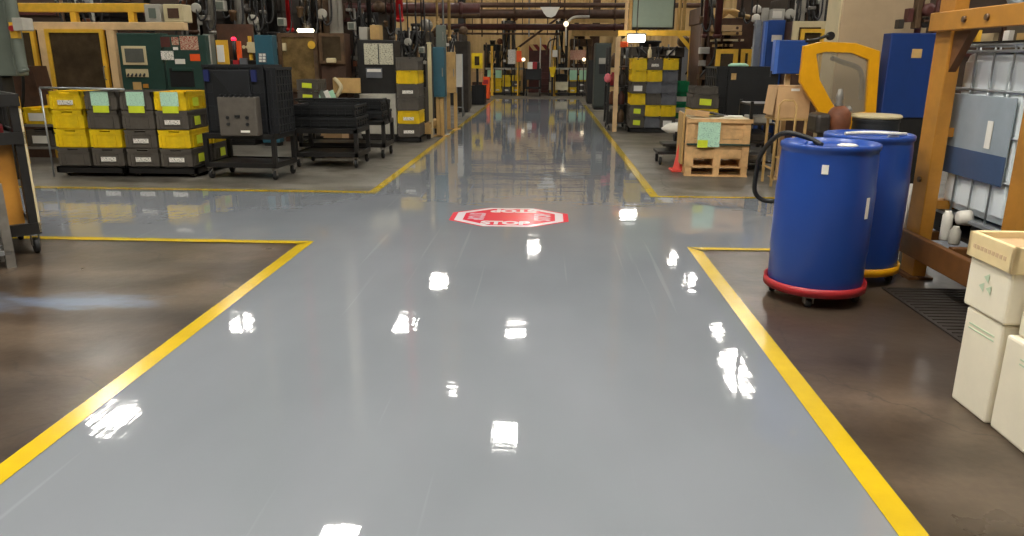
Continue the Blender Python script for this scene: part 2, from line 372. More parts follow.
# ------------------------------------------------------------------ stop sign on the floor
REDM = mat('red_floor_graphic', (242, 56, 82), .2, var=.03, coat=.7); WHF = mat('white_floor_graphic', (250, 240, 248), .2, var=.02, coat=.7)
PKF = mat('pale_pink_floor_graphic', (236, 190, 206), .2, var=.03, coat=.7)
cx, cy = -.36, 7.12
st = thing('stop_sign', 'red octagonal STOP graphic with white border on the grey aisle floor', 'floor sign', (cx, cy, .006))
def octo(a, b, k=.42):
    return [(-a, -b*k), (-a*k, -b), (a*k, -b), (a, -b*k), (a, b*k), (a*k, b), (-a*k, b), (-a, b*k)]
for nm, a, b, z, m in (('outer_border', .575, .44, .0002, REDM), ('white_border', .525, .435, .0008, WHF), ('red_field', .445, .385, .0014, REDM)):
    mb = MB(); mb.v = [(cx+x, cy+y, .006+z) for x, y in octo(a, b)]; mb.f = [list(range(8))]; mb.sm = [False]; mb.build(nm, m, st)
for dx, dy, rz, m, sx in ((-.03, -.29, 0, WHF, 1), (.03, .29, PI, WHF, 1), (-.33, 0, -PI/2, PKF, .72), (.33, 0, PI/2, PKF, .72)):
    text_mesh('STOP', .2, Matrix.Translation((dx, dy, .0022)) @ Matrix.Rotation(rz, 4, 'Z') @ Matrix.Diagonal((sx*.95, 1, 1, 1)), m, 'lettering', st, 0, .011)

# ------------------------------------------------------------------ totes
TM = {}
def tote_mesh(m, w, d, h):
    k = (m.name, w, d, h)
    if k in TM: return TM[k]
    t = .012; a, b = w/2, d/2; s = .018                           # walls lean in by s at the foot
    mb = MB()
    mb.box(-a+s, a-s, -b+s, b-s, .0, .012)
    for z0, z1, i0, i1 in ((.0, h*.8, s, .006),):
        mb.frustum((-a+i0, a-i0, -b+i0, -b+i0+t), (-a+i1, a-i1, -b+i1, -b+i1+t), z0, z1)
        mb.frustum((-a+i0, a-i0, b-i0-t, b-i0), (-a+i1, a-i1, b-i1-t, b-i1), z0, z1)
        mb.frustum((-a+i0, -a+i0+t, -b+i0, b-i0), (-a+i1, -a+i1+t, -b+i1, b-i1), z0, z1)
        mb.frustum((a-i0-t, a-i0, -b+i0, b-i0), (a-i1-t, a-i1, -b+i1, b-i1), z0, z1)
    def ring(z0, z1, o, th):
        mb.box(-a-o, a+o, -b-o, -b-o+th, z0, z1); mb.box(-a-o, a+o, b+o-th, b+o, z0, z1)
        mb.box(-a-o, -a-o+th, -b-o, b+o, z0, z1); mb.box(a+o-th, a+o, -b-o, b+o, z0, z1)
    ring(h*.70, h*.725, .002, .016); ring(.012, .028, -.008, .012)
    for sx in (-1, 1):                                            # corner posts and stiffening ribs
        for sy in (-1, 1): mb.box(min(sx*a, sx*(a-.035)), max(sx*a, sx*(a-.035)), min(sy*b, sy*(b-.035)), max(sy*b, sy*(b-.035)), .012, h*.72)
    for sy in (-1, 1):
        y = sy*(b-.002); 
        for x in (-.3, .3): mb.box(x*w-.005, x*w+.005, min(y, y-sy*.012), max(y, y-sy*.012), .02, h*.72)
    for sx in (-1, 1):
        x = sx*(a-.002)
        for y in (-.33, -.11, .11, .33): mb.box(min(x, x-sx*.012), max(x, x-sx*.012), y*d-.005, y*d+.005, .02, h*.72)
    body = mb
    rm = MB(); mb = rm
    def ring2(z0, z1, o, th):
        rm.box(-a-o, a+o, -b-o, -b-o+th, z0, z1); rm.box(-a-o, a+o, b+o-th, b+o, z0, z1)
        rm.box(-a-o, -a-o+th, -b-o, b+o, z0, z1); rm.box(a+o-th, a+o, -b-o, b+o, z0, z1)
    ring2(h*.8, h*.86, .0, .016); ring2(h*.93, h-.004, .003, .02)
    for sy in (-1, 1):                                            # handle slot left open between the bands
        y = sy*b
        for x0, x1 in ((-a, -.07), (.07, a)): rm.box(x0, x1, min(y, y-sy*.012), max(y, y-sy*.012), h*.84, h*.94)
    for sx in (-1, 1):
        x = sx*a; rm.box(min(x, x-sx*.012), max(x, x-sx*.012), -b, b, h*.84, h*.94)
    TM[k] = (body, rm); return TM[k]
TP = {}
def tote(x, y, z, m, label, group, w=.4, d=.6, h=.237, lab=None, card=None, side=None, parts=True, rz=0, cat='tote'):
    """open stacking tote; x, y centre, z foot. lab / card: stickers on the end that faces the aisle"""
    k = (m.name, w, d, h, lab, card, side, parts)
    if k not in TP:
        t = thing('stacking_tote', '', cat, (0, 0, 0))
        b, r = tote_mesh(m, w, d, h)
        if parts: b.build('body', m, t); r.build('rim', m, t)
        else:
            bb = MB(); bb.add(b.v, b.f); bb.add(r.v, r.f); bb.build('body', m, t)
        if lab == 'label': B(-w*.24, w*.24, -d/2-.004, -d/2+.004, h*.28, h*.52).build('paper_label', LBL, t)
        if lab == 'low': B(-w*.27, w*.22, -d/2-.004, -d/2+.004, h*.22, h*.56).build('paper_label', LBL, t)
        if lab == 'lime': B(-w*.26, w*.2, -d/2-.005, -d/2+.004, h*.25, h*.68, Matrix.Rotation(.06, 4, 'Y')).build('lime_tag', LIME, t)
        if lab == 'white': B(-w*.3, w*.26, -d/2-.004, -d/2+.004, h*.2, h*.66).build('paper_label', WHT, t)
        if card:
            B(-w*.28, w*.28, -d/2-.012, -d/2-.008, h*.25, h*.98).build('mint_card', MINTP, t)
            B(-w*.25, w*.25, -d/2-.011, -d/2-.007, -h*.12, h*.25).build('lime_card', LIME, t)
        if side: B(w/2+.001, w/2+.006, -d*.2, d*.06, h*.2, h*.66).build('lime_sticker', LIME, t)
        TP[k] = t
    else: t = copy_tree(TP[k])
    t.location = (x, y, z); t.rotation_euler.z = rz
    t['label'] = label; t['group'] = group; t['category'] = cat
    return t
ORD = ['bottom', 'second', 'third', 'fourth', 'fifth', 'sixth', 'seventh']
def level(k, n): return 'bottom' if k == 0 else ('top' if k == n-1 else ORD[k]+' from the bottom')

def caster(parent, x, y, r=.06, z=None, name='caster'):
    h = z if z else r*2+.03
    mb = MB(); mb.box(x-.035, x+.035, y-.035, y+.035, h-.012, h); mb.box(x-.03, x-.022, y-.02, y+.02, r, h-.01); mb.box(x+.022, x+.03, y-.02, y+.02, r, h-.01)
    c = mb.build(name, STEEL, parent)
    MB().lathe((x, y, r), [(r*.45, -.02), (r*.9, -.018), (r, -.01), (r, .01), (r*.9, .018), (r*.45, .02)], 18, 'X').build('wheel', RUB, c)

def cart(name, label, x0, x1, y0, y1, zl, zt, rz=0, group=None, m=None, pr=.027, lip=.04):
    m = m or BLKM; cx, cy = (x0+x1)/2, (y0+y1)/2
    t = thing(name, label, 'cart', (cx, cy, 0), group)
    for nm, z in (('lower_shelf', zl), ('top_shelf', zt)):
        mb = MB(); mb.box(x0, x1, y0, y1, z-.012, z-.002)
        mb.box(x0, x1, y0, y0+.025, z-.05, z+lip*.4); mb.box(x0, x1, y1-.025, y1, z-.05, z+lip*.4); mb.box(x0, x0+.025, y0, y1, z-.05, z+lip*.4); mb.box(x1-.025, x1, y0, y1, z-.05, z+lip*.4)
        mb.build(nm, m, t, .004)
    for x in (x0+pr, x1-pr):
        for y in (y0+pr, y1-pr): B(x-pr, x+pr, y-pr, y+pr, zl-.05, zt+.0).build('post', m, t, .003)
    for x in (x0+.05, x1-.05):
        for y in (y0+.05, y1-.05): caster(t, x, y, (zl-.085)/2, zl-.052)
    t.rotation_euler.z = rz; return t

# ---- main stack of yellow and grey totes on the left
def platform(name, label, x0, x1, y0, y1, h, m=BLKM, cat='dolly', group=None):
    t = thing(name, label, cat, ((x0+x1)/2, (y0+y1)/2, 0), group)
    mb = MB(); mb.box(x0, x1, y0, y1, h-.02, h); mb.box(x0, x1, y0, y0+.04, h-.08, h); mb.box(x0, x1, y1-.04, y1, h-.08, h); mb.box(x0, x0+.04, y0, y1, h-.08, h); mb.box(x1-.04, x1, y0, y1, h-.08, h)
    mb.build('deck', m, t, .004)
    for x in (x0+.1, x1-.1):
        for y in (y0+.1, y1-.1): caster(t, x, y, (h-.1)/2, h-.08)
    return t
SX = [-6.12, -5.66, -5.2, -4.76]; SYN = 9.32
platform('tote_dolly', 'low black wheeled dolly under the two left columns of yellow and grey totes', -6.36, -5.45, SYN-.02, SYN+1.26, .13)
platform('tote_dolly', 'low black wheeled dolly under the two right columns of yellow and grey totes', -5.43, -4.5, SYN-.02, SYN+1.26, .13)
Y_, G_ = YEL, GRY
grid = [[(G_, None), (Y_, None), (Y_, None), (Y_, 'label')],      # bottom to top
        [(G_, 'label'), (Y_, None), (G_, None), (G_, None)],
        [(G_, 'label'), (G_, 'label'), (G_, None), (G_, None)],
        [(G_, 'label'), (Y_, None), (G_, 'label'), (Y_, None)]]
cards = {(1, 3), (2, 3), (3, 3)}
colw = ['leftmost', 'second', 'third', 'rightmost']
for c in range(4):
    for r in range(4):
        m, lb = grid[c][r]; cn = 'yellow' if m is YEL else 'dark grey'
        extra = ' with hanging mint card' if (c, r) in cards else ''
        tote(SX[c], SYN+.3, .132+.238*r, m, '%s tote%s, %s in the %s column of large left stack' % (cn, extra, ('bottom', 'second up', 'third up', 'topmost')[r], colw[c]),
             'totes in the large left stack', w=.41, lab=lb, card=(c, r) in cards, side=(c in (1, 3) or r == 1 and c == 0))
for r in range(2):
    tote(SX[3]+.01, SYN+.93, .132+.238*r, (G_, Y_)[r], ('dark grey bottom tote', 'yellow upper tote')[r]+' behind the rightmost column of the large left stack', 'totes in the large left stack', w=.42, side=True)
mb = MB(); mb.cyl((-6.4, SYN-.03, 1.12), (-5.3, SYN-.05, 1.11), .014, 8); mb.cyl((-6.4, SYN-.03, .0), (-6.4, SYN-.03, 1.12), .012, 8)
tag(mb.build('tube_rail', GALV), 'thin bent steel tube rail around the left end of the tote stack', 'rail')
# ---- two totes on a small rack farther left
x0, x1, z0, z1 = R(29, 122, 60, 165, 10.5)
t = thing('tote_rack', 'yellow framed low rack holding two totes left of the large stack', 'rack', ((x0+x1)/2, 10.8, 0))
for x in (x0, x1+.1):
    for y in (10.42, 11.1): B(x-.02, x+.02, y-.02, y+.02, 0, .95).build('post', YPA, t)
for z in (.24, .56): B(x0, x1+.1, 10.42, 11.1, z-.03, z).build('shelf', STEEL, t)
tote((x0+x1)/2-.02, 10.76, .562, YEL, 'yellow tote on the upper shelf of the low rack at far left', 'totes on the low rack', w=.4, lab='white')
tote((x0+x1)/2-.02, 10.76, .242, GRY, 'dark grey tote with large white label on the low rack shelf', 'totes on the low rack', w=.4, lab='white')

# ---- left front: wheeled frame cart, wire crate
t = thing('frame_trolley', 'tall black wheeled trolley with a cream edge at the left picture border', 'trolley', (-4.45, 5.8, 0))
for x, y in ((-4.02, 5.5), (-4.02, 6.15), (-4.95, 5.5), (-4.95, 6.15)): B(x-.03, x+.03, y-.03, y+.03, .17, 1.2).build('post', BLKM, t, .004)
B(-3.99, -3.975, 5.47, 5.53, .17, 1.12).build('edge_strip', CREAM, t)
for nm, z in (('top_shelf', 1.2), ('middle_shelf', .92), ('lower_shelf', .22)):
    mb = MB(); mb.box(-4.98, -3.99, 5.47, 6.18, z-.02, z); mb.box(-4.98, -3.99, 5.46, 5.49, z-.06, z+.03); mb.box(-3.995, -3.975, 5.47, 6.18, z-.06, z+.03); mb.build(nm, BLKM, t)
B(-4.9, -4.06, 5.56, 5.58, .24, .86).build('side_panel', ORG, t)
for x in (-4.02, -4.93):
    for y in (5.52, 6.13): caster(t, x, y, .065, .17)
PIV = Vector((-4.0, 5.5, 0)); RT = Matrix.Rotation(.8, 3, 'Z'); t.rotation_euler.z = .8; t.location = PIV+RT @ (Vector((-4.45, 5.8, 0))-PIV)
mb = MB(); mb.box(-4.6, -4.2, 5.35, 5.6, .925, 1.0); o = tag(mb.build('tool_case', RED, None, .01), 'small dark red case on the middle shelf of the tall trolley', 'case')
t = thing('wire_crate', 'grey steel wire crate on the floor at the left picture border', 'crate', (-4.6, 4.7, 0))
B(-5.0, -4.16, 4.5, 4.8, .1, .13).build('base', GALV, t)
for x in (-4.97, -4.17):
    for y in (4.53, 4.77): B(x-.03, x+.03, y-.03, y+.03, 0, .62).build('foot_post', STEEL, t)
mb = MB()
for i in range(7):
    z = .16+i*.07
    mb.cyl((-4.97, 4.53, z), (-4.17, 4.53, z), .008, 6); mb.cyl((-4.17, 4.53, z), (-4.17, 4.77, z), .008, 6)
for i in range(9): mb.cyl((-4.97+i*.1, 4.53, .13), (-4.97+i*.1, 4.53, .6), .006, 6)
for i in range(5): mb.cyl((-4.17, 4.53+i*.06, .13), (-4.17, 4.53+i*.06, .6), .006, 6)
mb.build('mesh_side', STEEL, t)
CR = Matrix.Rotation(.8, 3, 'Z'); CL = Vector((-4.365, 4.895, 0)); t.rotation_euler.z = .8; t.location = CL
for i in range(3):
    x = -4.82+i*.24
    mb = MB().lathe((x, 4.65, .132), [(.08, 0), (.085, .03), (.085, .3), (.05, .34), (.04, .38), (.04, .4)], 16)
    q = tag(mb.build('metal_canister', (PALE, IRON, STEEL)[i]), ('pale', 'dark', 'steel')[i]+' canister standing inside the grey wire crate', 'canister', 'canisters in the wire crate')
    q.rotation_euler.z = .8; q.location = CL-CR @ Vector((-4.6, 4.7, 0))

# ---- grey-green machine column at the top left
t = thing('machine_column', 'grey-green machine column with conduit and yellow stop button at upper left', 'machine', (-7.2, 9.2, 0))
x0, x1, z0, z1 = R(-30, -15, 9, 76, 9)
B(x0-.5, x1, 9, 9.24, z0, z1+.4).build('column_housing', GRNL, t, .02)
B(x0-.55, x1-.2, 8.98, 9.22, 0, z0-.0).build('lower_housing', BLKM, t, .02)
mb = MB(); xp = at(19, 30, 9).x
mb.tube([(xp, 8.93, z1+.5), (xp, 8.93, z0+.25), (xp+.03, 8.93, z0+.05)], .06, 12); mb.build('conduit', GRNL, t)
a = at(13, 24, 8.88); b = B(a.x-.04, a.x+.05, 8.86, 8.92, a.z-.16, a.z+.02).build('button_box', YPA, t); MB().lathe((a.x, 8.83, a.z-.05), [(.03, 0), (.035, .02), (.02, .035)], 14, 'Y').build('button', RED, b)
x0, x1, z0, z1 = R(18, 18, 28, 31, 8.9); B(x0, x1, 8.8, 9.0, z0, z1).build('junction_box', PALE, t, .01)
a = at(3, 93, 8.7)
# guard between column and enclosure
x0, x1, z0, z1 = R(22, 66, 49, 170, 11.2)
t = thing('machine', 'brown sloping machine cover beside the yellow doors', 'machine', ((x0+x1)/2, 11.2, 0))
MB().prism([(x0, 0), (x1, 0), (x1, .7), (x0+.35, z1), (x0, z1)], 11.1, 11.45).build('sloping_cover', BRN, t)
mb = MB(); mb.tube([(x0+.1, 11.0, z1), (x0+.3, 10.95, 1.3), (x0+.25, 10.95, .9), (x0+.1, 10.98, .5)], .022, 8); mb.build('hose', WIRE, t)

# ---- yellow door enclosure
YE = 11.7
x0, x1, zt0, zt1 = R(22, 22, 184, 30, YE)
t = thing('machine_enclosure', 'beige framed machine enclosure with two dark windows in yellow doors', 'machine', ((x0+x1)/2, YE+.6, 0))
xe = at(118, 60, YE).x
B(x0-.4, xe, YE+.1, YE+1.5, .05, zt0).build('enclosure_body', BRN, t)
B(x0-.4, x1, YE, YE+.14, zt0, zt1).build('header_beam', BEI, t, .01)
for px in (46, 114):
    xa = at(px, 60, YE).x; B(xa-.06, xa+.06, YE-.02, YE+.12, 0, zt0).build('upright', BEI, t, .006)
for a, b, nm in ((19, 41, 'door'), (52, 109, 'door')):
    xa, xb, za, zb = R(a, 32, b, 118, YE); zb = at(70, 29, YE).z; th = .055
    dr = MB().ringprism([(xa, za), (xb, za), (xb, zb), (xa, zb)], [(xa+th, za+th), (xb-th, za+th), (xb-th, zb-th), (xa+th, zb-th)], YE-.03, YE+.04).build(nm, YPA, t)
    B(xa+th, xb-th, YE, YE+.02, za+th, zb-th).build('window_pane', GLS, dr)
    mb = MB(); mb.tube([(xb-.03, YE-.03, za+.6), (xb-.03, YE-.07, za+.62), (xb-.03, YE-.07, za+.78), (xb-.03, YE-.03, za+.8)], .009, 6); mb.build('handle', STEEL, dr)
xa, xb, za, zb = R(18, 3, 146, 12, YE+.1)
t2 = thing('crane_beam', 'yellow horizontal beam above the yellow doors', 'beam', ((xa+xb)/2, YE+.2, zt1))
B(xa, xb, YE+.1, YE+.24, za, zb).build('beam', YPA, t2, .008)
for px in (73, 131): xx = at(px, 17, YE+.1).x; B(xx-.045, xx+.045, YE+.1, YE+.2, zt1, za).build('stub_post', YPA, t2)
xx = at(25, 5, YE+.1).x
for a, b, c, d, m, lb in ((144, 4, 160, 21, PALE, 'small grey box on the beige beam left of the larger box'), (163, 4, 183, 22, CREAM, 'larger beige box on the beige beam with a brown front plate')):
    xa, xb, za, zb = R(a, b, c, d, YE); q = thing('junction_box', lb, 'box', ((xa+xb)/2, YE+.1, zt1))
    B(xa, xb, YE+.01, YE+.3, zt1, zb).build('housing', m, q, .012)
    B(xa+.07, xb-.07, YE-.0, YE+.012, zt1+.06, zb-.06).build('front_plate', BRN if m is CREAM else GRNL, q)

# ---- dark green control cabinets
def px_box(mb_name, m, parent, a, b, c, d, Y, dep, bevel=0):
    x0, x1, z0, z1 = R(a, b, c, d, Y); return B(x0, x1, Y, Y+dep, z0, z1).build(mb_name, m, parent, bevel)
Yc = 11.45
x0, x1, _, zt = R(116, 33, 160, 35, Yc); z_ = at(138, 33, Yc).z
t = thing('control_cabinet', 'dark green control cabinet with grey screen and knob rows behind the totes', 'cabinet', ((x0+x1)/2, Yc+.3, 0))
B(x0, x1, Yc, Yc+.25, .08, z_).build('body', GRNM, t, .012); B(x0+.02, x1-.02, Yc+.03, Yc+.22, 0, .08).build('plinth', BLKM, t)
s_ = px_box('screen_bezel', CREAM, t, 122, 46, 146, 65, Yc-.02, .03, .004); px_box('screen', SCR, s_, 125, 48.5, 143.5, 62.5, Yc-.027, .02)
k_ = px_box('knob_panel', CREAM, t, 126, 69, 148, 77, Yc-.012, .02)
for i in range(5):
    a = at(129+i*4, 74, Yc); MB().cyl((a.x, Yc-.012, a.z), (a.x+.01, Yc-.06, a.z-.03), .014, 8).build('knob', BLKP, k_)
px_box('switch_plate', TAN, t, 133, 82, 141, 90, Yc-.02, .03, .004); px_box('switch_plate', ORG, t, 143, 84, 148, 88, Yc-.02, .03, .004)
x0, x1, _, zt = R(161, 35, 205, 36, Yc-.05)
t = thing('control_cabinet', 'tall dark green cabinet covered in warning notices with a recessed handle', 'cabinet', ((x0+x1)/2, Yc+.3, 0))
Yd = Yc-.05; B(x0+.015, x1, Yd, Yd+.12, .08, zt).build('body', GRNM, t, .012); B(x0+.04, x1-.02, Yd+.03, Yd+.1, 0, .08).build('plinth', BLKM, t)
for a, b, c, d, m, nm in ((160.5, 37, 170, 47, MAR, 'notice'), (171.5, 37, 178.5, 45, REDSIGN, 'notice'), (180, 36, 198, 50, REDSIGN, 'warning_notice'), (161, 51, 173.5, 60, LBL, 'notice'), (175, 59, 185, 64, WHT, 'name_plate'), (190, 54, 200, 61, ORN, 'sticker'), (173, 47, 178, 50, WHT, 'name_plate')):
    px_box(nm, m, t, a, b, c, d, Yd-.004, .006)
h_ = px_box('recessed_handle', BLKD, t, 170, 68, 194, 87, Yd-.006, .01, .004); px_box('handle_lip', GRNM, h_, 172, 68, 192, 71, Yd-.03, .03, .004)
# ---- cabinets and control items between the green cabinet and the amber enclosure
Yb = 13.0
def cab(name, label, a, b, c, Y, dep, m, zbot=0, cat='cabinet', bevel=.012, top=None):
    """floor standing: pixel columns a..c, top row b"""
    x0, x1, _, _ = R(a, b, c, b+60, Y); z = at((a+c)/2, b, Y).z
    t = thing(name, label, cat, ((x0+x1)/2, Y+dep/2, zbot))
    B(x0, x1, Y, Y+dep, zbot+.06 if zbot == 0 else zbot, z).build('body', m, t, bevel)
    if zbot == 0: B(x0+.02, x1-.02, Y+.02, Y+dep-.02, 0, .06).build('plinth', BLKM, t)
    return t, x0, x1, z
t, x0, x1, z = cab('electrical_cabinet', 'narrow grey-green cabinet right of the notice covered cabinet', 205, 34, 212, Yb-.6, .2, GRNL)
B(x1-.05, x1+.005, Yb-.615, Yb-.59, .4, z-.02).build('door_edge', PALE, t)
t, x0, x1, z = cab('machine_cell', 'dark machine cell hung with yellow and red control parts behind the black bins', 215, 60, 251, Yb, .5, BLKM, cat='machine')
B(x0, x1, Yb+.3, Yb+.36, z, z+.6).build('back_panel', BRN, t)
a = px_box('yellow_board', YPA, t, 216.5, 40, 228.5, 66, Yb-.03, .02); px_box('paper_sheet', WHT, t, 217, 45, 224, 62, Yb-.045, .01)
px_box('orange_guard', ORN, t, 236, 41, 241, 60, Yb-.02, .04, .004); px_box('switch_box', CREAM, t, 247, 42, 255, 53, Yb-.1, .12, .01)
px_box('red_tray', RED, t, 233, 60, 239, 66, Yb-.05, .05, .004); px_box('grey_tray', GRYB, t, 239.5, 58, 247, 66, Yb-.05, .05, .004)
px_box('yellow_post', YPA, t, 248.5, 36, 251.5, 60, Yb-.04, .04)
a = at(234, 38, Yb); tl = MB().lathe((a.x, Yb-.02, z), [(.035, 0), (.035, a.z-z-.04)], 12).build('lamp_post', BLKM, t)
MB().lathe((a.x, Yb-.02, a.z-.04), [(.04, 0), (.04, .04), (.02, .055)], 14).build('red_lamp', mat('red_lamp_glow', (255, 30, 60), .4, var=0, emit=3), tl)
for i, px in enumerate((244, 248)):
    a = at(px, 47, Yb-.1); MB().lathe((a.x, Yb-.12, a.z), [(.03, 0), (.025, .03)], 10, 'Y').build('dial', CREAM, t)
t, x0, x1, z = cab('electrical_cabinet', 'teal cabinet with a small white keypad left of the amber window', 256, 35, 274, Yb-.1, .22, TEAL)
kp = px_box('keypad', GRYB, t, 258.5, 53, 266, 62.5, Yb-.12, .02)
for i in range(2):
    for j in range(3): px_box('key', WHT, kp, 259+i*3.6, 53.6+j*3, 261.7+i*3.6, 56+j*3, Yb-.13, .02)
Ya = 13.6
def enclosure(label, a, b, c, d, Y, frame, pane, dep=.9, th=.07, ybot=None):
    x0, x1, za, z1 = R(a, b, c, d, Y)
    t = thing('machine_enclosure', label, 'machine', ((x0+x1)/2, Y+dep/2, 0))
    B(x0, x1, Y+.06, Y+dep*.5, 0, z1).build('enclosure_body', BRN, t)
    dr = MB().ringprism([(x0, za), (x1, za), (x1, z1), (x0, z1)], [(x0+th, za+th), (x1-th, za+th), (x1-th, z1-th), (x0+th, z1-th)], Y, Y+.06).build('door', frame, t)
    B(x0+th, x1-th, Y+.02, Y+.04, za+th, z1-th).build('window_pane', pane, dr); return t, x0, x1, z1
t, x0, x1, z = enclosure('machine enclosure with large stained amber window behind the black trays', 279, 33, 318, 92, Ya, OILY, AGLS)
px_box('worn_patch_cover', CREAM, t, 282, 43, 286, 51, Ya-.01, .03, .01); MB().lathe((at(312, 45, Ya).x, Ya-.03, at(312, 45, Ya).z), [(.07, 0), (.06, .03)], 14, 'Y').build('dial', YPA, t)
t, x0, x1, z = enclosure('smaller brown machine enclosure with narrow amber window beside the larger one', 319, 33, 344, 64, Ya+.1, OILY, GLS, th=.06)
px_box('valve_block', CREAM, t, 326, 58, 335, 63, Ya-.05, .1, .02)
px_box('curved_arm_plate', TAN, t, 333, 78, 360, 93, Ya+.02, .06)
mb = MB(); mb.tube([at(336, 97, Ya-.2), at(341, 88, Ya-.2), at(338, 82, Ya-.15), at(335, 79, Ya-.0)], .035, 10); mb.build('curved_pipe', CREAM, t)
# stack of grey totes with lime cards in front of the amber window
for i in range(3):
    a = at(306, 100-i*10.5, 12.8)
x_ = at(307, 92, 12.7).x
platform('tote_dolly', 'black dolly under the small totes with lime cards by the amber window', x_-.22, x_+.22, 12.7, 13.3, .2)
for i in range(5):
    tote(x_, 12.98, .2+.19*i, GRY, 'dark grey tote with lime card, %s in the small stack before the amber window' % ('bottom', 'second up', 'third up', 'fourth up', 'topmost')[i], 'small totes before the amber window', w=.36, d=.5, h=.188, lab='lime', parts=False)
xq = at(328, 100, 12.9).x
q = thing('paper_bundle', 'bundle of green and white sheets leaning behind the black trays', 'papers', (xq, 12.8, 0))
B(xq-.25, xq+.25, 12.75, 13.2, 0, .62).build('carton', CARD, q)
for i in range(4): B(-.1, .1, -.01, .01, 0, .34, Matrix.Translation((xq-.12+i*.08, 12.8+i*.03, .62)) @ Matrix.Rotation(-.35, 4, 'Y')).build('sheet', (MINT, GRNL, WHT, MINT)[i], q)

# ---- black cart with big black bins
t = cart('wheeled_cart', 'black steel two-shelf cart carrying the big black bins', -4.34, -3.38, 9.22, 9.86, .2, .56, rz=-.08)
# ribbed bin maker
def ribbed(name, label, x0, x1, y0, y1, z0, z1, m, rz=0, nx=5, ny=4, nz=5, group=None, rib=.012, extra=None, cat='bin'):
    cx, cy = (x0+x1)/2, (y0+y1)/2; t = thing(name, label, cat, (cx, cy, z0), group)
    w_, h_ = .02, z1-z0
    mb = MB(); mb.box(x0, x1, y0, y1, z0, z0+.03); mb.box(x0, x1, y0, y0+w_, z0, z1); mb.box(x0, x1, y1-w_, y1, z0, z1); mb.box(x0, x0+w_, y0, y1, z0, z1); mb.box(x1-w_, x1, y0, y1, z0, z1)
    mb.build('shell', m, t)
    mb = MB(); r = rib
    for i in range(nx+1):
        x = x0+(x1-x0)*i/nx; mb.box(x-.008, x+.008, y0-r, y0+.002, z0, z1); mb.box(x-.008, x+.008, y1-.002, y1+r, z0, z1)
    for i in range(ny+1):
        y = y0+(y1-y0)*i/ny; mb.box(x0-r, x0+.002, y-.008, y+.008, z0, z1); mb.box(x1-.002, x1+r, y-.008, y+.008, z0, z1)
    for i in range(nz+1):
        z = z0+h_*i/nz*.98; mb.box(x0-r, x1+r, y0-r, y0+.002, z, z+.012); mb.box(x0-r, x1+r, y1-.002, y1+r, z, z+.012); mb.box(x0-r, x0+.002, y0-r, y1+r, z, z+.012); mb.box(x1-.002, x1+r, y0-r, y1+r, z, z+.012)
    mb.build('ribs', m, t); 
    mb = MB(); mb.box(x0-r-.006, x1+r+.006, y0-r-.006, y0+.012, z1-.03, z1+.004); mb.box(x0-r-.006, x1+r+.006, y1-.012, y1+r+.006, z1-.03, z1+.004); mb.box(x0-r-.006, x0+.012, y0-r, y1+r, z1-.03, z1+.004); mb.box(x1-.012, x1+r+.006, y0-r, y1+r, z1-.03, z1+.004)
    mb.build('rim', m, t)
    if extra: extra(t)
    t.rotation_euler.z = rz; return t
def drop_door(t):
    x, y, z = t.location
    d = MB().box(x-.28, x+.22, y-.29, y-.272, z+.1, z+.78); d = d.build('drop_door', BLKP, t, .01)
    MB().prism([(x-.26, z+.36), (x+.08, z+.36), (x-.26, z+.76)], y-.302, y-.288).build('chute_flap', BLKD, d)
    for dx in (-.35, .27): B(x+dx-.025, x+dx+.04, y-.295, y-.27, z+.64, z+.78).build('blue_latch', mat('latch_blue', (30, 40, 92), .5), t)
BT = ribbed('pallet_box', 'large ribbed black bulk bin with blue latches on the left cart', -4.27, -3.5, 9.3, 9.82, .572, 1.41, BLKP, rz=-.08, extra=drop_door)
ribbed('pallet_box', 'narrow black ribbed bin end standing right of the bin with blue latches', -3.47, -3.37, 9.3, 9.8, .572, 1.38, BLKP, rz=-.05, nx=2, ny=6, nz=8)
# small grey box leaning in front
x0, x1, z0, z1 = R(218.5, 97, 257, 134, 9.05)
def gb(t):
    for i in range(7):
        x = x0+.05+(x1-x0-.1)*i/6; B(x-.012, x+.012, 9.03, 9.1, z1-.0, z1+.03).build('hinge_lug', BLKP, t)
    for dx in (-.12, .12):
        for dz in (.12, .2): MB().lathe(((x0+x1)/2+dx, 9.02, z0+dz), [(.02, 0), (.018, .02)], 10, 'Y').build('moulded_boss', BLKP, t)
    B((x0+x1)/2-.03, (x0+x1)/2+.03, 9.02, 9.04, z0+.2, z0+.23).build('latch_slot', BLKD, t); B((x0+x1)/2+.03, (x0+x1)/2+.14, 9.025, 9.04, z0+.02, z0+.045).build('paper_label', WHT, t)
t = thing('storage_box', 'grey hinged plastic box propped in front of the large black bin', 'box', ((x0+x1)/2, 9.15, .568))
B(x0, x1, 9.04, 9.2, .568, z1).build('body', GRY, t, .015); gb(t)

# ---- two black carts with trays
c1 = cart('wheeled_cart', 'black steel cart with stacked black trays nearest the aisle floor line', -3.58, -2.66, 10.35, 11.1, .2, .53)
c2 = cart('wheeled_cart', 'black steel cart with black trays behind the front tray cart', -3.85, -2.5, 11.4, 12.1, .22, .56)
k = 0
for (x0, x1, y0, y1, z, n, hh, who) in ((-3.58, -2.68, 10.37, 11.08, .55, 2, .15, 'front'), (-3.82, -2.54, 11.43, 12.08, .58, 2, .135, 'rear')):
    for i in range(n):
        t = ribbed('stacking_tray', 'black tray, %s of two on the %s tray cart' % (('lower', 'upper')[i], who), x0+.02*i, x1-.02*i, y0, y1, z+i*(hh+.012), z+i*(hh+.012)+hh-.006, BLKD, nx=7, ny=5, nz=2, group='black trays on the carts', cat='tray')
MB().tube([(-3.8, 11.38, .86), (-3.75, 11.37, .9), (-2.6, 11.37, .9), (-2.46, 11.42, .88), (-2.44, 11.5, .56)], .015, 8).build('push_handle', BLKM, c2)

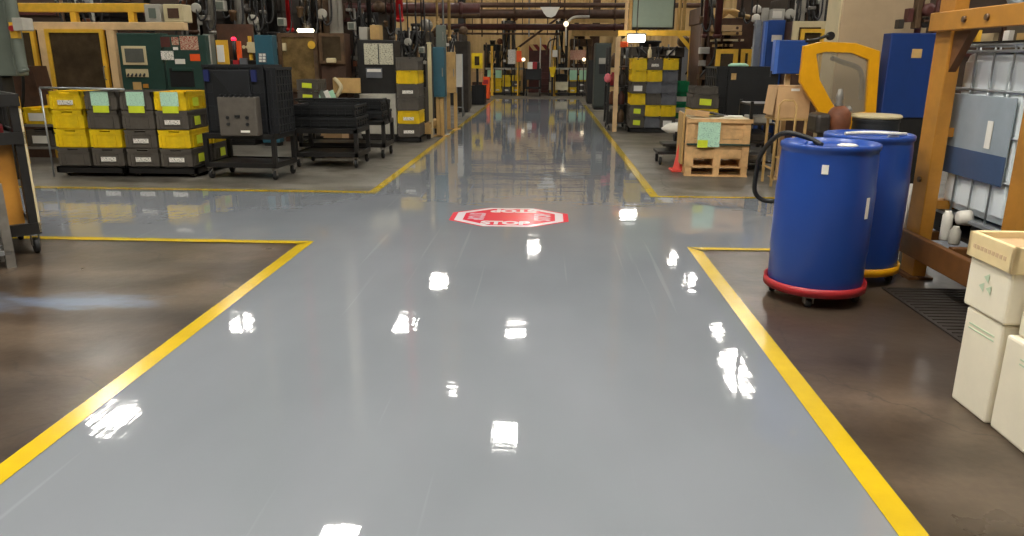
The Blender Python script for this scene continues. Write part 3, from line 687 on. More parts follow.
# ---- black cabinet with diagrams and pale lower cabinet
t, x0, x1, z = cab('control_cabinet', 'black control cabinet with a two-part diagram panel above the pale box', 358, 40, 395, 14.1, .6, BLKM)
d_ = px_box('diagram_panel', DRAWN, t, 364, 43.5, 393, 64.5, 14.08, .02, .004); px_box('divider', BLKM, d_, 378, 44, 379, 64, 14.07, .02)
px_box('display', GRYB, t, 366, 68, 382, 78, 14.07, .03, .004); px_box('display_label', WHT, t, 367, 69, 381, 72, 14.06, .03)
x0, x1, z0, z1 = R(361, 94, 397, 134, 13.85); q = thing('drive_box', 'pale grey steel box standing in front of the black control cabinet', 'box', ((x0+x1)/2, 13.95, 0))
B(x0, x1, 13.8, 14.07, .14, z1).build('body', PALE, q, .01); B(x0+.02, x1, 13.82, 14.05, 0, .14).build('plinth', BLKM, q)

# ---- narrow tote stack left of the blue panel
Y2 = 13.7; xc = at(408.5, 120, Y2).x
platform('tote_dolly', 'black dolly under the narrow tote column beside the aisle', xc-.23, xc+.23, Y2-.02, Y2+.62, .1)
for i, (m, lb) in enumerate(((GRY, 'label'), (YEL, 'label'), (GRY, None), (GRY, 'label'), (YEL, None), (GRY, None))):
    tote(xc, Y2+.3, .1+.238*i, m, '%s tote, %s in the narrow column left of the blue panel' % ('yellow' if m is YEL else 'dark grey', ('bottom', 'second up', 'third up', 'fourth up', 'fifth up', 'topmost')[i]), 'totes in the narrow left column', w=.4, lab=lb)
# ---- blue electric panel on posts with tan base
def posted(label, name, a, b, c, d, Y, m, dep=.25, pcols=(), cat='cabinet', pm=None, handle=True):
    x0, x1, z0, z1 = R(a, b, c, d, Y); t = thing(name, label, cat, ((x0+x1)/2, Y+dep/2, 0))
    bd = B(x0, x1, Y, Y+dep, z0, z1).build('box', m, t, .01)
    if handle: B(x1-.05, x1-.03, Y-.02, Y, (z0+z1)/2-.08, (z0+z1)/2+.08).build('handle', STEEL, bd)
    for p in (pcols or ((a+c)/2,)):
        x = at(p, d, Y).x; B(x-.035, x+.035, Y+dep*.3, Y+dep*.3+.07, 0, z0).build('post', pm or TAN, t)
        B(x-.1, x+.1, Y+dep*.3-.07, Y+dep*.3+.14, 0, .015).build('foot_plate', pm or TAN, t)
    return t
posted('teal electrical panel box on a stand beside the aisle, left side', 'electrical_box', 433, 47, 444.5, 97, 14.8, TEAL, .3, (437, 441))
posted('small grey box hung above the teal panel', 'electrical_box', 436, 25, 445, 47, 15.15, GRNL, .2, (443,), pm=GALV)
posted('tan sheet metal panel right of the teal panel', 'metal_screen', 446, 52, 455.5, 93, 16.4, TAN, .12, (448, 455))
x0 = at(430, 80, 14.6).x; z = at(430, 44, 14.6).z
t = thing('guard_post', 'beige square post with capped top left of the teal panel', 'post', (x0, 14.6, 0)); B(x0-.035, x0+.035, 14.57, 14.64, 0, z).build('post', CREAM, t, .004); B(x0-.045, x0+.045, 14.56, 14.65, z, z+.03).build('cap', CREAM, t)
t = thing('steel_skid', 'low tan steel skid on the floor beneath the teal panel', 'base', (-2.5, 14.95, 0))
for a, b in ((-2.86, -2.36),): 
    for y in (14.3, 15.5): B(a, b+.12, y, y+.1, .1, .2).build('cross_beam', TAN, t)
    for x in (a, b): B(x, x+.1, 14.3, 15.6, .2, .3).build('rail', TAN, t)
    for x in (a, b):
        for y in (14.35, 15.45): B(x+.02, x+.1, y, y+.08, 0, .1).build('foot', IRON, t)
x0, x1, z0, z1 = R(456, 54, 462, 87, 20); t = thing('notice_board', 'white notice board on a tubular stand before the tall dark cabinet', 'board', ((x0+x1)/2, 20, 0))
B(x0, x1, 20, 20.03, z0, z1).build('board', WHT, t)
mb = MB()
for x in (x0, x1): mb.cyl((x, 20.04, 0), (x, 20.04, z1), .02, 8); mb.cyl((x, 20.04, .3), (x, 20.45, .03), .015, 8)
mb.cyl((x0, 20.04, .25), (x1, 20.04, .25), .015, 8); mb.build('stand', GALV, t)
t, x0, x1, z = cab('locker', 'tall dark grey cabinet beside the aisle, left, past the notice board', 455.5, 41, 468, 21.8, .7, IRON); B(x1-.01, x1+.012, 21.9, 22.45, .1, z-.05).build('side_door', IRON, t)
x0, x1, z0, z1 = R(471.5, 53, 482.5, 68.5, 27); t = thing('framed_sign', 'yellow framed rectangle sign on a post near the far left totes', 'sign', ((x0+x1)/2, 27, 0))
MB().ringprism([(x0, z0), (x1, z0), (x1, z1), (x0, z1)], [(x0+.11, z0+.11), (x1-.11, z0+.11), (x1-.11, z1-.11), (x0+.11, z1-.11)], 27, 27.06).build('frame', YEL, t)
B(x0+.11, x1-.11, 27.02, 27.04, z0+.11, z1-.11).build('panel', GLS, t); B((x0+x1)/2-.04, (x0+x1)/2+.04, 27.07, 27.15, 0, z1).build('post', BLKM, t)
x0, x1, z0, z1 = R(471, 72, 482, 82, 27.2); t = thing('carton', 'tan carton on a dark pedestal under the yellow framed sign', 'box', ((x0+x1)/2, 27.5, 0)); B(x0, x1, 27.3, 27.7, z0, z1).build('carton', CARD, t); B(x0+.03, x1-.03, 27.32, 27.68, 0, z0).build('pedestal', BRN, t)
x0, x1, z0, z1 = R(472, 83, 484, 99, 25.5); z1 = .62; ribbed('scrap_bin', 'black open bin on the floor left of the orange box', x0, x1, 25.5, 26.3, 0, z1, BLKD, nx=3, ny=3, nz=2)
x0, x1, z0, z1 = R(482, 77, 489.5, 97, 28.6); t = thing('fire_cabinet', 'orange-red box beside the black bin at the far left', 'box', ((x0+x1)/2, 28.8, 0)); B(x0, x1, 28.6, 29.0, .05, z1).build('body', ORN, t, .01); B(x0+.05, x1-.05, 28.58, 28.6, z1-.25, z1-.1).build('plate', RED, t); B(x0+.02, x1-.02, 28.62, 28.98, 0, .05).build('plinth', BLKM, t)

# ------------------------------------------------------------------ far end of the aisle
YF = 32.3
def ftote(px, row, m, label, w=.46, lab=None, zb=.12, px2=None, Y=None, cat='tote'):
    Y = Y or YF; x = at(px, 85, Y).x
    return tote(x, Y+.3, zb+.238*row, m, label, 'totes at the far end of the aisle', w=w, lab=lab, parts=False, card=(lab == 'card'), cat=cat)
LG = ['bottom', 'middle', 'top']
for side, cols in (('left', ((489.5, (Y_, Y_, None), 'outer left'), (497.5, (Y_, Y_, Y_), 'second'), (506.5, (G_, Y_, Y_), 'third'), (516, (Y_, G_, Y_), 'inner right'))),
                   ('right', ((553.5, (Y_, G_, None), 'inner left'), (562.5, (G_, G_, None), 'second'), (572.5, (Y_, G_, Y_), 'third'), (582, (G_, G_, Y_), 'outer right')))):
    for px, ms, cn in cols:
        for r, m in enumerate(ms):
            if m is None: continue
            nm = 'yellow' if m is YEL else 'grey'
            ftote(px, r+(0), m, '%s tote, %s row, %s column of the far %s rack' % (nm, LG[r], cn, side), w=.34, lab=('label' if r == 0 else ('label' if (cn, r) in (('inner right', 1), ('outer right', 1)) else None)))
for px, nm in ((490.5, 'left'), (498.5, 'right')):
    a = at(px, 74, YF-.02); tag(B(a.x-.13, a.x+.13, YF-.05, YF-.02, a.z-.16, a.z+.16).build('hanging_card', MINT), 'pale green card above the yellow totes of the far left rack, %s one' % nm, 'card')
for px, nm in ((573.5, 'left'), (583, 'right')):
    a = at(px, 75, YF-.02); tag(B(a.x-.16, a.x+.16, YF-.06, YF-.03, a.z-.2, a.z+.2).build('hanging_card', MINT), 'pale green card above the totes of the far right rack, %s one' % nm, 'card')
x0, x1, z0, z1 = R(549, 82, 568, 90, YF-.1); 
tag(B(x0, x1, YF-.12, YF-.04, z0, z1).build('fabric_cover', mat('pale_pink_green_cover', (212, 206, 176), .7, var=.15)), 'pale cover draped over the totes of the far right rack, inner end', 'cover')
def far_rack(label, a, b):
    x0, x1, _, _ = R(a, 60, b, 70, YF); z = at((a+b)/2, 68.5, YF).z
    t = thing('gravity_rack', label, 'rack', ((x0+x1)/2, YF+.4, 0))
    B(x0, x1, YF-.02, YF+.02, z-.05, z+.03).build('front_beam', PALE, t); B(x0, x1, YF+.8, YF+.84, z-.05, z+.03).build('rear_beam', BLKM, t)
    B(x0, x1, YF-.02, YF+.7, .04, .12).build('deck', BLKM, t)
    n = 5
    for i in range(n):
        x = x0+(x1-x0)*i/(n-1)
        for y in (YF-.01, YF+.78): B(x-.02, x+.02, y-.02, y+.02, 0, z).build('upright', BLKM, t)
    return x0, x1, z
far_rack('dark rack with pale top beam holding the far left totes', 485, 524)
far_rack('dark rack with pale top beam holding the far right totes', 549.5, 590)

def press(label, px0, px1, pt, Y, m=IRON, m2=None, dep=1.4, hoses=3, seed=1, cat='press', arms=False, tilt=False):
    """upright hydraulic press: bed, two side frames, crown, cylinder with ram, valve block, hoses, motor"""
    rn = random.Random(seed); m2 = m2 or BLKM
    x0, x1, _, _ = R(px0, 40, px1, 60, Y); z = at((px0+px1)/2, pt, Y).z; w = x1-x0; cx = (x0+x1)/2
    t = thing('hydraulic_press', label, cat, (cx, Y+dep/2, 0))
    B(x0, x1, Y, Y+dep, 0, .85).build('bed', m2, t, .02)
    for sx in (x0, x1-w*.22): B(sx, sx+w*.22, Y+.15, Y+dep-.1, .85, z*.84).build('side_frame', m, t, .015)
    B(x0-.03, x1+.03, Y+.08, Y+dep, z*.8, z*.92).build('crown', m, t, .02)
    c = MB().lathe((cx, Y+dep*.5, z*.9), [(w*.17, 0), (w*.17, z*.1-.06), (w*.2, z*.1-.05), (w*.2, z*.1)], 18).build('cylinder', m2, t)
    MB().cyl((cx, Y+dep*.5, 1.25), (cx, Y+dep*.5, z*.8), w*.09, 14).build('ram', STEEL, t)
    B(cx-w*.26, cx+w*.26, Y+.2, Y+dep-.2, 1.1, 1.3).build('platen', m2, t, .01)
    for i in range(9 if hoses > 3 else 4):
        zz = z*.4+i*z*.06; xx = x0+rn.uniform(-.05, w*.75); zz += rn.uniform(-.05, .05); B(xx, xx+rn.uniform(.06, .2), Y-.05, Y+.16, zz, zz+rn.uniform(.05, .16)).build('valve_block', rn.choice([STEEL, OILY, PALE, PALE, IRON, WHM, RUST]), t, .01)
    for i in range(3 if hoses > 3 else 1):
        xx = x0+w*(.15+.3*i); MB().cyl((xx, Y+.02, .85), (xx, Y+.02, z*.95), rn.uniform(.015, .035), 8).build('tie_rod', rn.choice([STEEL, PALE, OILY]), t)
    for i in range(hoses):
        a = Vector((x0+rn.uniform(0, w), Y+.05, z*.85)); b = Vector((x0+rn.uniform(-.1, w), Y-.05, rn.uniform(.9, 1.5)))
        mid = (a+b)/2+Vector((rn.uniform(-.2, .2), -.15, -.1)); MB().tube([a, a+Vector((0, -.12, .12)), mid, b], .022, 7).build('hose', WIRE, t)
    mo = MB().lathe((x1+.02, Y+.25, z*.92+.13), [(.04, -.1), (.13, -.08), (.13, .18), (.1, .2)], 16, 'Y'); mo.build('motor', rn.choice([OILY, RUST, STEEL]), t)
    if arms: MB().tube([(x0, Y, z*.7), (x0-.3, Y-.1, z*.66), (x0-.42, Y-.12, z*.5)], .035, 8).build('pipe_arm', OILY, t)
    return t
press('tall black press column above the far left totes', 502, 514, 14, 33.8, seed=3)
press('tall black press column above the far right totes', 556, 568, 14, 33.8, seed=5, arms=True)
press('dark press half hidden behind the grey locker at the far right', 571, 592, 34, 34, OILY, BRN, seed=8, arms=False)
press('brownish low press at the far left behind the yellow framed sign', 484, 499, 40, 34.2, BLKM, seed=9)
def post(label, px, top, Y, m, r=.05, name='guard_post', cat='post', zt=None, rnd=False):
    x = at(px, 60, Y).x; z = zt or at(px, top, Y).z; t = thing(name, label, cat, (x, Y, 0))
    if rnd: MB().cyl((x, Y, 0), (x, Y, z), r, 12).build('shaft', m, t)
    else: B(x-r, x+r, Y-r, Y+r, 0, z).build('shaft', m, t, .006)
    B(x-r*2, x+r*2, Y-r*2, Y+r*2, 0, .012).build('base_plate', m, t); return t
post('yellow light curtain post, leftmost at the far end', 492, 46, 32.0, YPA); post('yellow light curtain post right of the orange card', 518.5, 47, 32.0, YPA)
post('yellow post left of the far right totes', 554.5, 46, 32.0, YPA)
for (a, b, c, d, m, nm, lb) in ((508, 49.5, 515.5, 64, LBL, 'notice_board', 'white notice board hung on the far left press'), (516.5, 51, 521.5, 62, ORN, 'notice_board', 'orange board hung beside the white one at the far end'),
                                (552.5, 50, 557.5, 57, WHT, 'notice_board', 'small white board on the far yellow post'), (570, 50, 586, 60, REDSIGN, 'notice_board', 'pale pinkish notice board on the far right press')):
    x0, x1, z0, z1 = R(a, b, c, d, 31.9); t = thing(nm, lb, 'board', ((x0+x1)/2, 31.9, z0)); B(x0, x1, 31.9, 31.93, z0, z1).build('panel', m, t)
    MB().cyl(((x0+x1)/2, 31.95, 0), ((x0+x1)/2, 31.95, z1), .02, 8).build('stand', BLKM, t)
for px, py, Y, lb in ((523.5, 59.5, 31.8, 'small round glowing lamp between the far totes, left'), (584, 59.5, 31.6, 'small round glowing lamp at the far right press')):
    a = at(px, py, Y); t = thing('work_lamp', lb, 'lamp', (a.x, Y, a.z)); MB().lathe((a.x, Y, a.z), [(.02, -.05), (.075, -.04), (.075, .05), (.04, .1)], 16, 'Y').build('lamp_head', mat('warm_lamp_glow', (255, 236, 200), .4, var=0, emit=1.4), t)
    MB().cyl((a.x, Y+.1, a.z-.05), (a.x, Y+.1, 0), .02, 8).build('stand', BLKM, t)
x0, x1, z0, z1 = R(549, 67, 556, 77, 31.8); t = thing('yellow_hopper', 'small yellow hopper box on a stand left of the far right totes', 'box', ((x0+x1)/2, 31.9, 0)); MB().frustum((x0+.08, x1-.08, 31.8, 32.0), (x0, x1, 31.75, 32.05), z0, z1).build('hopper', YEL, t); B(x0+.1, x1-.1, 31.84, 31.98, 0, z0).build('stand', BLKM, t)
# dark trolley with red and white sign in the middle
t = cart('tool_trolley', 'dark trolley with a red and white sign board at the end of the aisle', at(525, 90, 31.5).x, at(541, 90, 31.5).x, 31.5, 32.2, .35, 1.1)
x0, x1, z0, z1 = R(527.5, 62, 532, 69, 31.45); px_box('white_sign_half', WHT, t, 527.5, 62, 532.5, 69, 31.46, .03); px_box('red_sign_half', RED, t, 532.5, 62, 537, 69, 31.46, .03)
x0, x1, _, _ = R(526, 72, 541, 80, 31.6); B(x0, x1, 31.56, 32.1, .66, 1.1).build('drawer_block', BLKP, t, .02); B(x0+.06, x1-.06, 31.52, 32.1, 1.1, 1.38).build('black_bag', BLKD, t, .05)
# red stair at the centre
x0, x1, _, _ = R(540, 60, 550, 60, 33.2); z1 = at(545, 53, 33.2).z
t = thing('steel_stair', 'dark red steel stair with pale rails at the end of the aisle', 'stair', ((x0+x1)/2, 33.5, 0))
for i in range(7):
    z = .2+i*.24; B(x0+.03, x1-.03, 33.0+i*.2, 33.2+i*.2, z-.03, z).build('tread', MAR, t); B(x0+.03, x1-.03, 33.19+i*.2, 33.21+i*.2, z-.03, z+.24).build('riser', MAR, t)
for x in (x0, x1-.03): MB().add([(x, 32.95, 0), (x, 33.2, 0), (x, 34.6, 1.7), (x, 34.35, 1.7), (x+.03, 32.95, 0), (x+.03, 33.2, 0), (x+.03, 34.6, 1.7), (x+.03, 34.35, 1.7)], [(0, 1, 2, 3), (7, 6, 5, 4), (0, 4, 5, 1), (1, 5, 6, 2), (2, 6, 7, 3), (3, 7, 4, 0)]).build('stringer', MAR, t)
for x in (x0, x1): MB().tube([(x, 33.0, 0), (x, 33.0, 1.0), (x, 34.4, 2.4)], .03, 8).build('handrail', PALE, t)
# red hoarding with hazard stripes
def hazard():
    m = bpy.data.materials.new('hazard_stripes'); m.use_nodes = True; nt = m.node_tree; n = nt.nodes; l = nt.links; b = n['Principled BSDF']
    v = n.new('ShaderNodeTexCoord').outputs['Object']; mp = n.new('ShaderNodeMapping'); mp.inputs['Rotation'].default_value = (0, .7, 0); l.new(v, mp.inputs['Vector'])
    w_ = n.new('ShaderNodeTexWave'); w_.inputs['Scale'].default_value = 1.05; l.new(mp.outputs['Vector'], w_.inputs['Vector'])
    l.new(ramp(nt, w_.outputs['Fac'], (.48, (120, 26, 24)), (.56, (206, 170, 110))), b.inputs['Base Color']); return m
x0, x1, z0, z1 = R(529, 44.5, 551, 50.5, 35.2); t = thing('hazard_panel', 'dark red panel with slanting striped top band at the far end', 'panel', ((x0+x1)/2, 35.25, 0))
B(x0, x1, 35.2, 35.28, z0, z1).build('striped_band', hazard(), t); B(x0, x1, 35.22, 35.28, 0, z0).build('red_sheet', MAR, t)
# grey locker on the right of the far aisle
t, x0, x1, z = cab('locker', 'tall dark green-grey locker beside the aisle at far right', 594.5, 43, 610.5, 23.4, .7, mat('locker_green_grey', (60, 67, 63), .5, var=.1), bevel=.02)
B(x0+.02, x1-.1, 23.37, 23.4, .1, z-.03).build('door', MATS['locker_green_grey'], t, .01); px_box('vent_plate', PALE, t, 599, 58, 608, 64, 23.34, .03); px_box('dark_opening', BLKD, t, 599, 64, 608, 74, 23.35, .03)
x_, _, _, _ = R(592, 50, 594, 60, 24.5); t, *_ = cab('cabinet', 'slim dark cabinet behind the grey-green locker', 587, 60, 596, 26.5, .8, BLKM)

# big pipes and structure across the far end
def hpipe(label, py, Y, r, m, px0=350, px1=760, name='overhead_pipe'):
    a = at(px0, py, Y); b = at(px1, py+.005*(px1-px0), Y); zz = (a.z+b.z)/2
    t = thing(name, label, 'pipe', ((a.x+b.x)/2, Y, zz)); MB().cyl((a.x, Y, zz), (b.x, Y, zz), r, 14).build('run', m, t)
    for i in range(4):
        x = a.x+(b.x-a.x)*(i+.5)/4; MB().cyl((x, Y, zz), (x, Y, ZC), .02, 6).build('hanger', IRON, t); MB().lathe((x, Y, zz), [(r*1.25, -.04), (r*1.25, .04)], 14, 'X').build('flange', m, t)
hpipe('thick dark brown pipe running across the far wall', 13.5, 30.6, .17, BRN, 440, 640)
hpipe('dark maroon pipe just below the thick one at the far wall', 26.5, 31.2, .12, MAR, 440, 640)
hpipe('thin dark pipe near the top edge at the far wall', 4, 29.5, .09, BRN, 300, 720)
hpipe('thin rusty pipe low across the far left wall', 33.5, 33.0, .04, BRN, 460, 560)
hpipe('brown conveyor pipe at top left above the machines', 8, 19.0, .12, MAR, 330, 480)
hpipe('thin rusty brown pipe at top left above the carts', 14, 20.5, .05, OILY, 330, 480)
for y, zpy, m, lb in ((31.8, 19.5, TAN, 'tan painted beam across the far wall right of the crane column'), (31.9, 33, TAN, 'lower tan beam across the far wall behind the locker'), (31.7, 12.5, OILY, 'brown beam high on the far wall behind the panel')):
    a = at(572, zpy, y); b = at(640, zpy, y); t = thing('wall_beam', lb, 'beam', ((a.x+b.x)/2, y, a.z)); B(a.x, b.x, y, y+.12, a.z-.12, a.z+.12).build('beam', m, t)
    for x in (a.x+.3, b.x-.3): B(x-.05, x+.05, y+.12, Y1, a.z-.08, a.z+.08).build('bracket', BRN, t)
for px, m, r, lb in ((462, BLKM, .16, 'black steel column left of the far end of the aisle'), (508, TAN, .1, 'tan column above the far left press'), (596, BRN, .16, 'brown column above the far right press'), (529, GALV, .03, 'thin pale conduit hanging left of centre at the far end'), (535, TAN, .025, 'thin tan conduit at the centre of the far end'), (482, BRN, .03, 'thin brown conduit on the far wall at left')):
    Y = 32.9 if r < .05 else 34.6
    x = at(px, 30, Y).x; t = thing('steel_column' if r > .05 else 'conduit', lb, 'column' if r > .05 else 'conduit', (x, Y, 0 if r > .05 else 2.2))
    zb = 0 if r > .05 else 2.4
    (B(x-r, x+r, Y-r, Y+r, zb, ZC-.01) if r > .05 else MB().cyl((x, Y, zb), (x, Y, ZC-.01), r, 8)).build('shaft', m, t)
a = at(515, 50, 32.6); b = at(558, 18, 32.6); t = thing('diagonal_brace', 'dark diagonal pipe rising to the right at the far end', 'brace', (a.x, 32.6, a.z)); MB().cyl(a, b, .045, 8).build('brace', BRN, t); MB().cyl(b, (b.x, 32.6, ZC), .02, 6).build('hanger', IRON, t); 
a = at(550, 12, 29); t = thing('white_lamp_unit', 'white winged lamp unit in front of the thick pipe at the far end', 'lamp', (a.x, 29, a.z))
MB().prism([(a.x-.36, a.z+.17), (a.x+.36, a.z+.17), (a.x+.2, a.z-.12), (a.x+.05, a.z-.2), (a.x-.12, a.z-.16), (a.x-.22, a.z-.05)], 28.9, 29.1).build('reflector', mat('bright_white_reflector', (240, 236, 225), .4, var=.05, emit=0), t); MB().cyl((a.x, 29, a.z+.1), (a.x, 29, ZC), .025, 8).build('hanging_rod', IRON, t)
a = at(566, 24, 30.15); t = thing('work_lamp', 'small bright lamp head on a white arm at the far right press', 'lamp', (a.x, 30.15, a.z)); MB().lathe((a.x, 30.15, a.z), [(.03, -.08), (.1, -.05), (.08, .08)], 14, 'Y').build('lamp_head', MATS['warm_lamp_glow'], t)
MB().tube([(a.x, 30.2, a.z), (a.x+.3, 30.25, a.z+.25), (a.x+.9, 30.3, a.z+.28)], .05, 8).build('arm', WHM, t); MB().cyl((a.x+.9, 30.3, a.z+.28), (a.x+.9, 30.3, ZC), .02, 8).build('hanging_rod', IRON, t); MB().cyl((a.x, 30.2, a.z), (a.x+.02, 30.2, a.z-.8), .03, 8).build('drop_pipe', WHM, t)

# ------------------------------------------------------------------ right middle: gantry, hanging panel, totes
YG = 17.6
x0, x1, z0, z1 = R(633, -22, 674, 27.5, YG+.4)
t = thing('overhead_cabinet', 'large grey-green flat panel box hung high on the right', 'panel', ((x0+x1)/2, YG+.5, z0)); B(x0, x1, YG+.4, YG+.7, z0, z1).build('box', mat('panel_grey_green', (146, 162, 146), .5, var=.05), t, .01)
MB().ringprism([(x0-.03, z0-.03), (x1+.03, z0-.03), (x1+.03, z1), (x0-.03, z1)], [(x0, z0), (x1, z0), (x1, z1-.03), (x0, z1-.03)], YG+.38, YG+.72).build('edge_frame', BLKM, t)
for x in (x0+.1, x1-.1): MB().cyl((x, YG+.55, z1-.02), (x, YG+.55, ZC), .025, 8).build('hanging_rod', IRON, t)
for i in range(8):
    if i == 2: continue
    x = x0+.1+(x1-x0-.2)*i/7; MB().cyl((x, YG+.5, z0-.03), (x, YG+.5, z0-.16), .022, 8).build('cable_gland', TAN, t)
for px, m, lb in ((626.5, BEI, 'beige pipe column just left of the hanging panel, left one'), (630.5, TAN, 'tan pipe column just left of the hanging panel, right one'), (679.5, TAN, 'tan pipe column just right of the hanging panel, left one'), (684, TAN, 'tan pipe column just right of the hanging panel, right one')):
    x = at(px, 15, YG).x; z = at(px, 33, YG).z; t = thing('pipe_column', lb, 'pipe', (x, YG, z)); MB().cyl((x, YG, z), (x, YG, ZC), .04, 10).build('pipe', m, t)
t = thing('gantry_frame', 'yellow gantry frame with corner brace over the right tote stack', 'frame', (at(653, 33, YG).x, YG, 0))
xa, xb = at(617, 60, YG).x, at(688.5, 60, YG).x; zz = at(650, 35, YG).z
B(xa, xb+.08, YG-.04, YG+.06, zz-.02, zz+.1).build('top_beam', YPA, t, .004)
B(xb-.0, xb+.09, YG-.04, YG+.06, 0, zz-.02).build('post', YPA, t, .004); B(xa-.02, xa+.07, YG-.04, YG+.06, 0, zz-.02).build('post', TAN, t, .004)
MB().prism([(xb+.02, zz-.35), (xb+.02, zz-.22), (xb-.2, zz), (xb-.3, zz)], YG-.03, YG+.03).build('corner_brace', YPA, t)
MB().prism([(xa+.02, zz-.35), (xa+.02, zz-.22), (xa+.2, zz), (xa+.3, zz)], YG-.03, YG+.03).build('corner_brace', TAN, t)
a = at(636.5, 38.5, 16.8); t = thing('tube_lamp', 'short bright fluorescent lamp under the yellow gantry', 'lamp', (a.x, 16.8, a.z)); 
MB().lathe((a.x, 16.8, a.z), [(.01, -.19), (.07, -.17), (.07, .17), (.01, .19)], 14, 'X').build('glowing_tube', TUBE, t); B(a.x-.2, a.x+.2, 16.76, 16.84, a.z+.075, a.z+.11).build('reflector_housing', GALV, t); MB().cyl((a.x, 16.8, a.z+.1), (a.x, 16.8, ZC), .012, 6).build('hanging_rod', IRON, t)
press('wide dark press inside the yellow gantry behind the right tote stack', 622, 684, 40, 18.4, IRON, BLKM, seed=12, hoses=6)
for px, py, m, r, lb in ((633, 54, MINT, .05, 'small pale green knob lamp on the dark press'), (649, 55, CREAM, .05, 'small cream bottle on top of the right tote stack')):
    a = at(px, py, 16.4)
    if r and m is CREAM:
        z = .104+6*.238; t = thing('small_bottle', lb, 'bottle', (a.x, 16.3, z)); MB().lathe((a.x, 16.3, z+.0), [(.04, 0), (.042, .02), (.042, .15), (.02, .19), (.02, .22)], 14).build('bottle', m, t)
# clutter rack with red and orange things left of the right totes
xa, xb = at(607, 90, 17).x, at(627, 90, 17).x
t = thing('parts_rack', 'dark crowded rack left of the right tote stack', 'rack', ((xa+xb)/2, 17.0, 0))
for x in (xa, xb):
    for y in (16.6, 17.4): B(x-.025, x+.025, y-.025, y+.025, .12, 1.75).build('upright', BLKM, t)
for z in (.16, .55, .95, 1.35): B(xa, xb, 16.6, 17.4, z-.02, z).build('shelf', BLKM, t)
for x in (xa+.03, xb-.03):
    for y in (16.62, 17.38): caster(t, x, y, .05, .12)
items = [(.1, .16, 'dark motor', IRON, .09), (.3, .16, 'brown canister', OILY, .08), (.1, .55, 'rusty canister', RUST, .07), (.3, .55, 'maroon canister', MAR, .08), (.1, .95, 'dark red canister', RED, .07), (.3, .95, 'grey canister', IRON, .08), (.12, 1.35, 'brown jar', OILY, .08)]
for dx, z, lb, m, r in items:
    tag(MB().lathe((xa+dx, 16.75, z), [(r*.9, 0), (r, .02), (r, .2), (r*.5, .25), (r*.5, .28)], 14).build('canister', m), '%s on the %s shelf of the crowded rack' % (lb, {.16: 'lowest', .55: 'second', .95: 'third', 1.35: 'top'}[z]), 'canister', 'canisters on the crowded rack')
x = at(607.5, 87, 16.5).x; tag(MB().lathe((x, 16.52, 1.02), [(.02, 0), (.07, .03), (.08, .1), (.05, .17), (.01, .19)], 14).build('pink_rag', PNK), 'pink rag hung at the left of the crowded rack', 'rag')
a = at(623, 65, 16.5); tag(B(a.x-.12, a.x+.1, 16.6, 16.8, 1.75, 1.87).build('orange_cap', ORN, None, .03), 'bright orange-red box on top of the crowded rack', 'box')
x = at(614.5, 60, 16.9).x; z = at(614, 38, 16.9).z; t = thing('guard_post', 'pale pink-beige post left of the yellow gantry', 'post', (x, 16.9, 0)); B(x-.045, x+.045, 16.2, 16.29, 0, z).build('post', BEI, t)
# big right tote stack
YS = 16.05; X3 = [1.88, 2.205, 2.53]; Wt = .318
platform('tote_dolly', 'black dolly under the three-column tote stack on the right', 1.7, 2.72, YS-.03, YS+.64, .1)
g3 = [[(G_, 'lime'), (G_, 'lime'), (Y_, None), (GRY, 'white'), (Y_, None), (Y_, None)],
      [(GRYB, None), (Y_, None), (G_, None), (GRYB, None), (Y_, None), (G_, 'label')],
      [(G_, 'white'), (Y_, None), (GRYB, None), (GRYB, None), (GRYB, None), (Y_, None)]]
rows6 = ('bottom', 'second up', 'third up', 'fourth up', 'fifth up', 'topmost')
for c in range(3):
    for r in range(6):
        m, lb = g3[c][r]
        tote(X3[c], YS+.3, .1+.238*r, m, '%s tote, %s in the %s column of the right three-column stack' % ('yellow' if m is YEL else ('grey' if m is GRY else 'blue-grey'), rows6[r], ('left', 'middle', 'right')[c]), 'totes in the right three-column stack', w=Wt, lab=lb)
xg = at(678.5, 110, 16.9).x
platform('tote_dolly', 'black dolly under the green totes', xg-.24, xg+.24, 16.6, 17.2, .1)
for i in range(4): tote(xg, 16.92, .1+.238*i+(.0), GRN, 'green tote, %s in the green stack' % ('bottom', 'second up', 'third up', 'topmost')[i], 'green totes', w=.42, lab='white' if i in (0, 1, 2) else None)
# wheeled dolly with a pale cylinder
a = at(657, 165, 11.0)
t = thing('die_dolly', 'low dark wheeled dolly with two decks left of the orange cone', 'dolly', (1.95, 11.25, 0))
B(1.62, 2.3, 11.0, 11.5, .16, .2).build('lower_deck', BLKM, t, .006); B(1.7, 2.3, 11.05, 11.45, .27, .31).build('upper_deck', BLKM, t, .006); B(1.8, 2.2, 11.1, 11.4, .2, .27).build('spacer', BLKM, t)
for x in (1.67, 2.25):
    for y in (11.06, 11.44): caster(t, x, y, .06, .16)
a = at(672, 146, 11.25); t = thing('roller_core', 'pale grey pointed roller lying on the low dark dolly', 'roller', (1.95, 11.25, .31))
MB().lathe((1.98, 11.25, .42), [(.09, -.1), (.1, 0), (.1, .1)], 18, 'X').build('saddle', BLKM, t); MB().lathe((1.98, 11.25, .515), [(.012, -.29), (.04, -.25), (.075, -.18), (.085, -.12), (.085, .2), (.07, .22)], 20, 'X').build('core', WHM, t)
# ---- orange cone
x_ = 1.86; t = thing('traffic_cone', 'faded red traffic cone on the floor left of the wooden crate', 'cone', (x_, 10.45, 0)); B(x_-.14, x_+.14, 10.31, 10.59, 0, .03).build('base', mat('faded_cone', (226, 80, 66), .6, var=.1), t, .01)
MB().lathe((x_, 10.45, .03), [(.105, 0), (.1, .01), (.03, .4), (.02, .41)], 20).build('cone_body', MATS['faded_cone'], t)
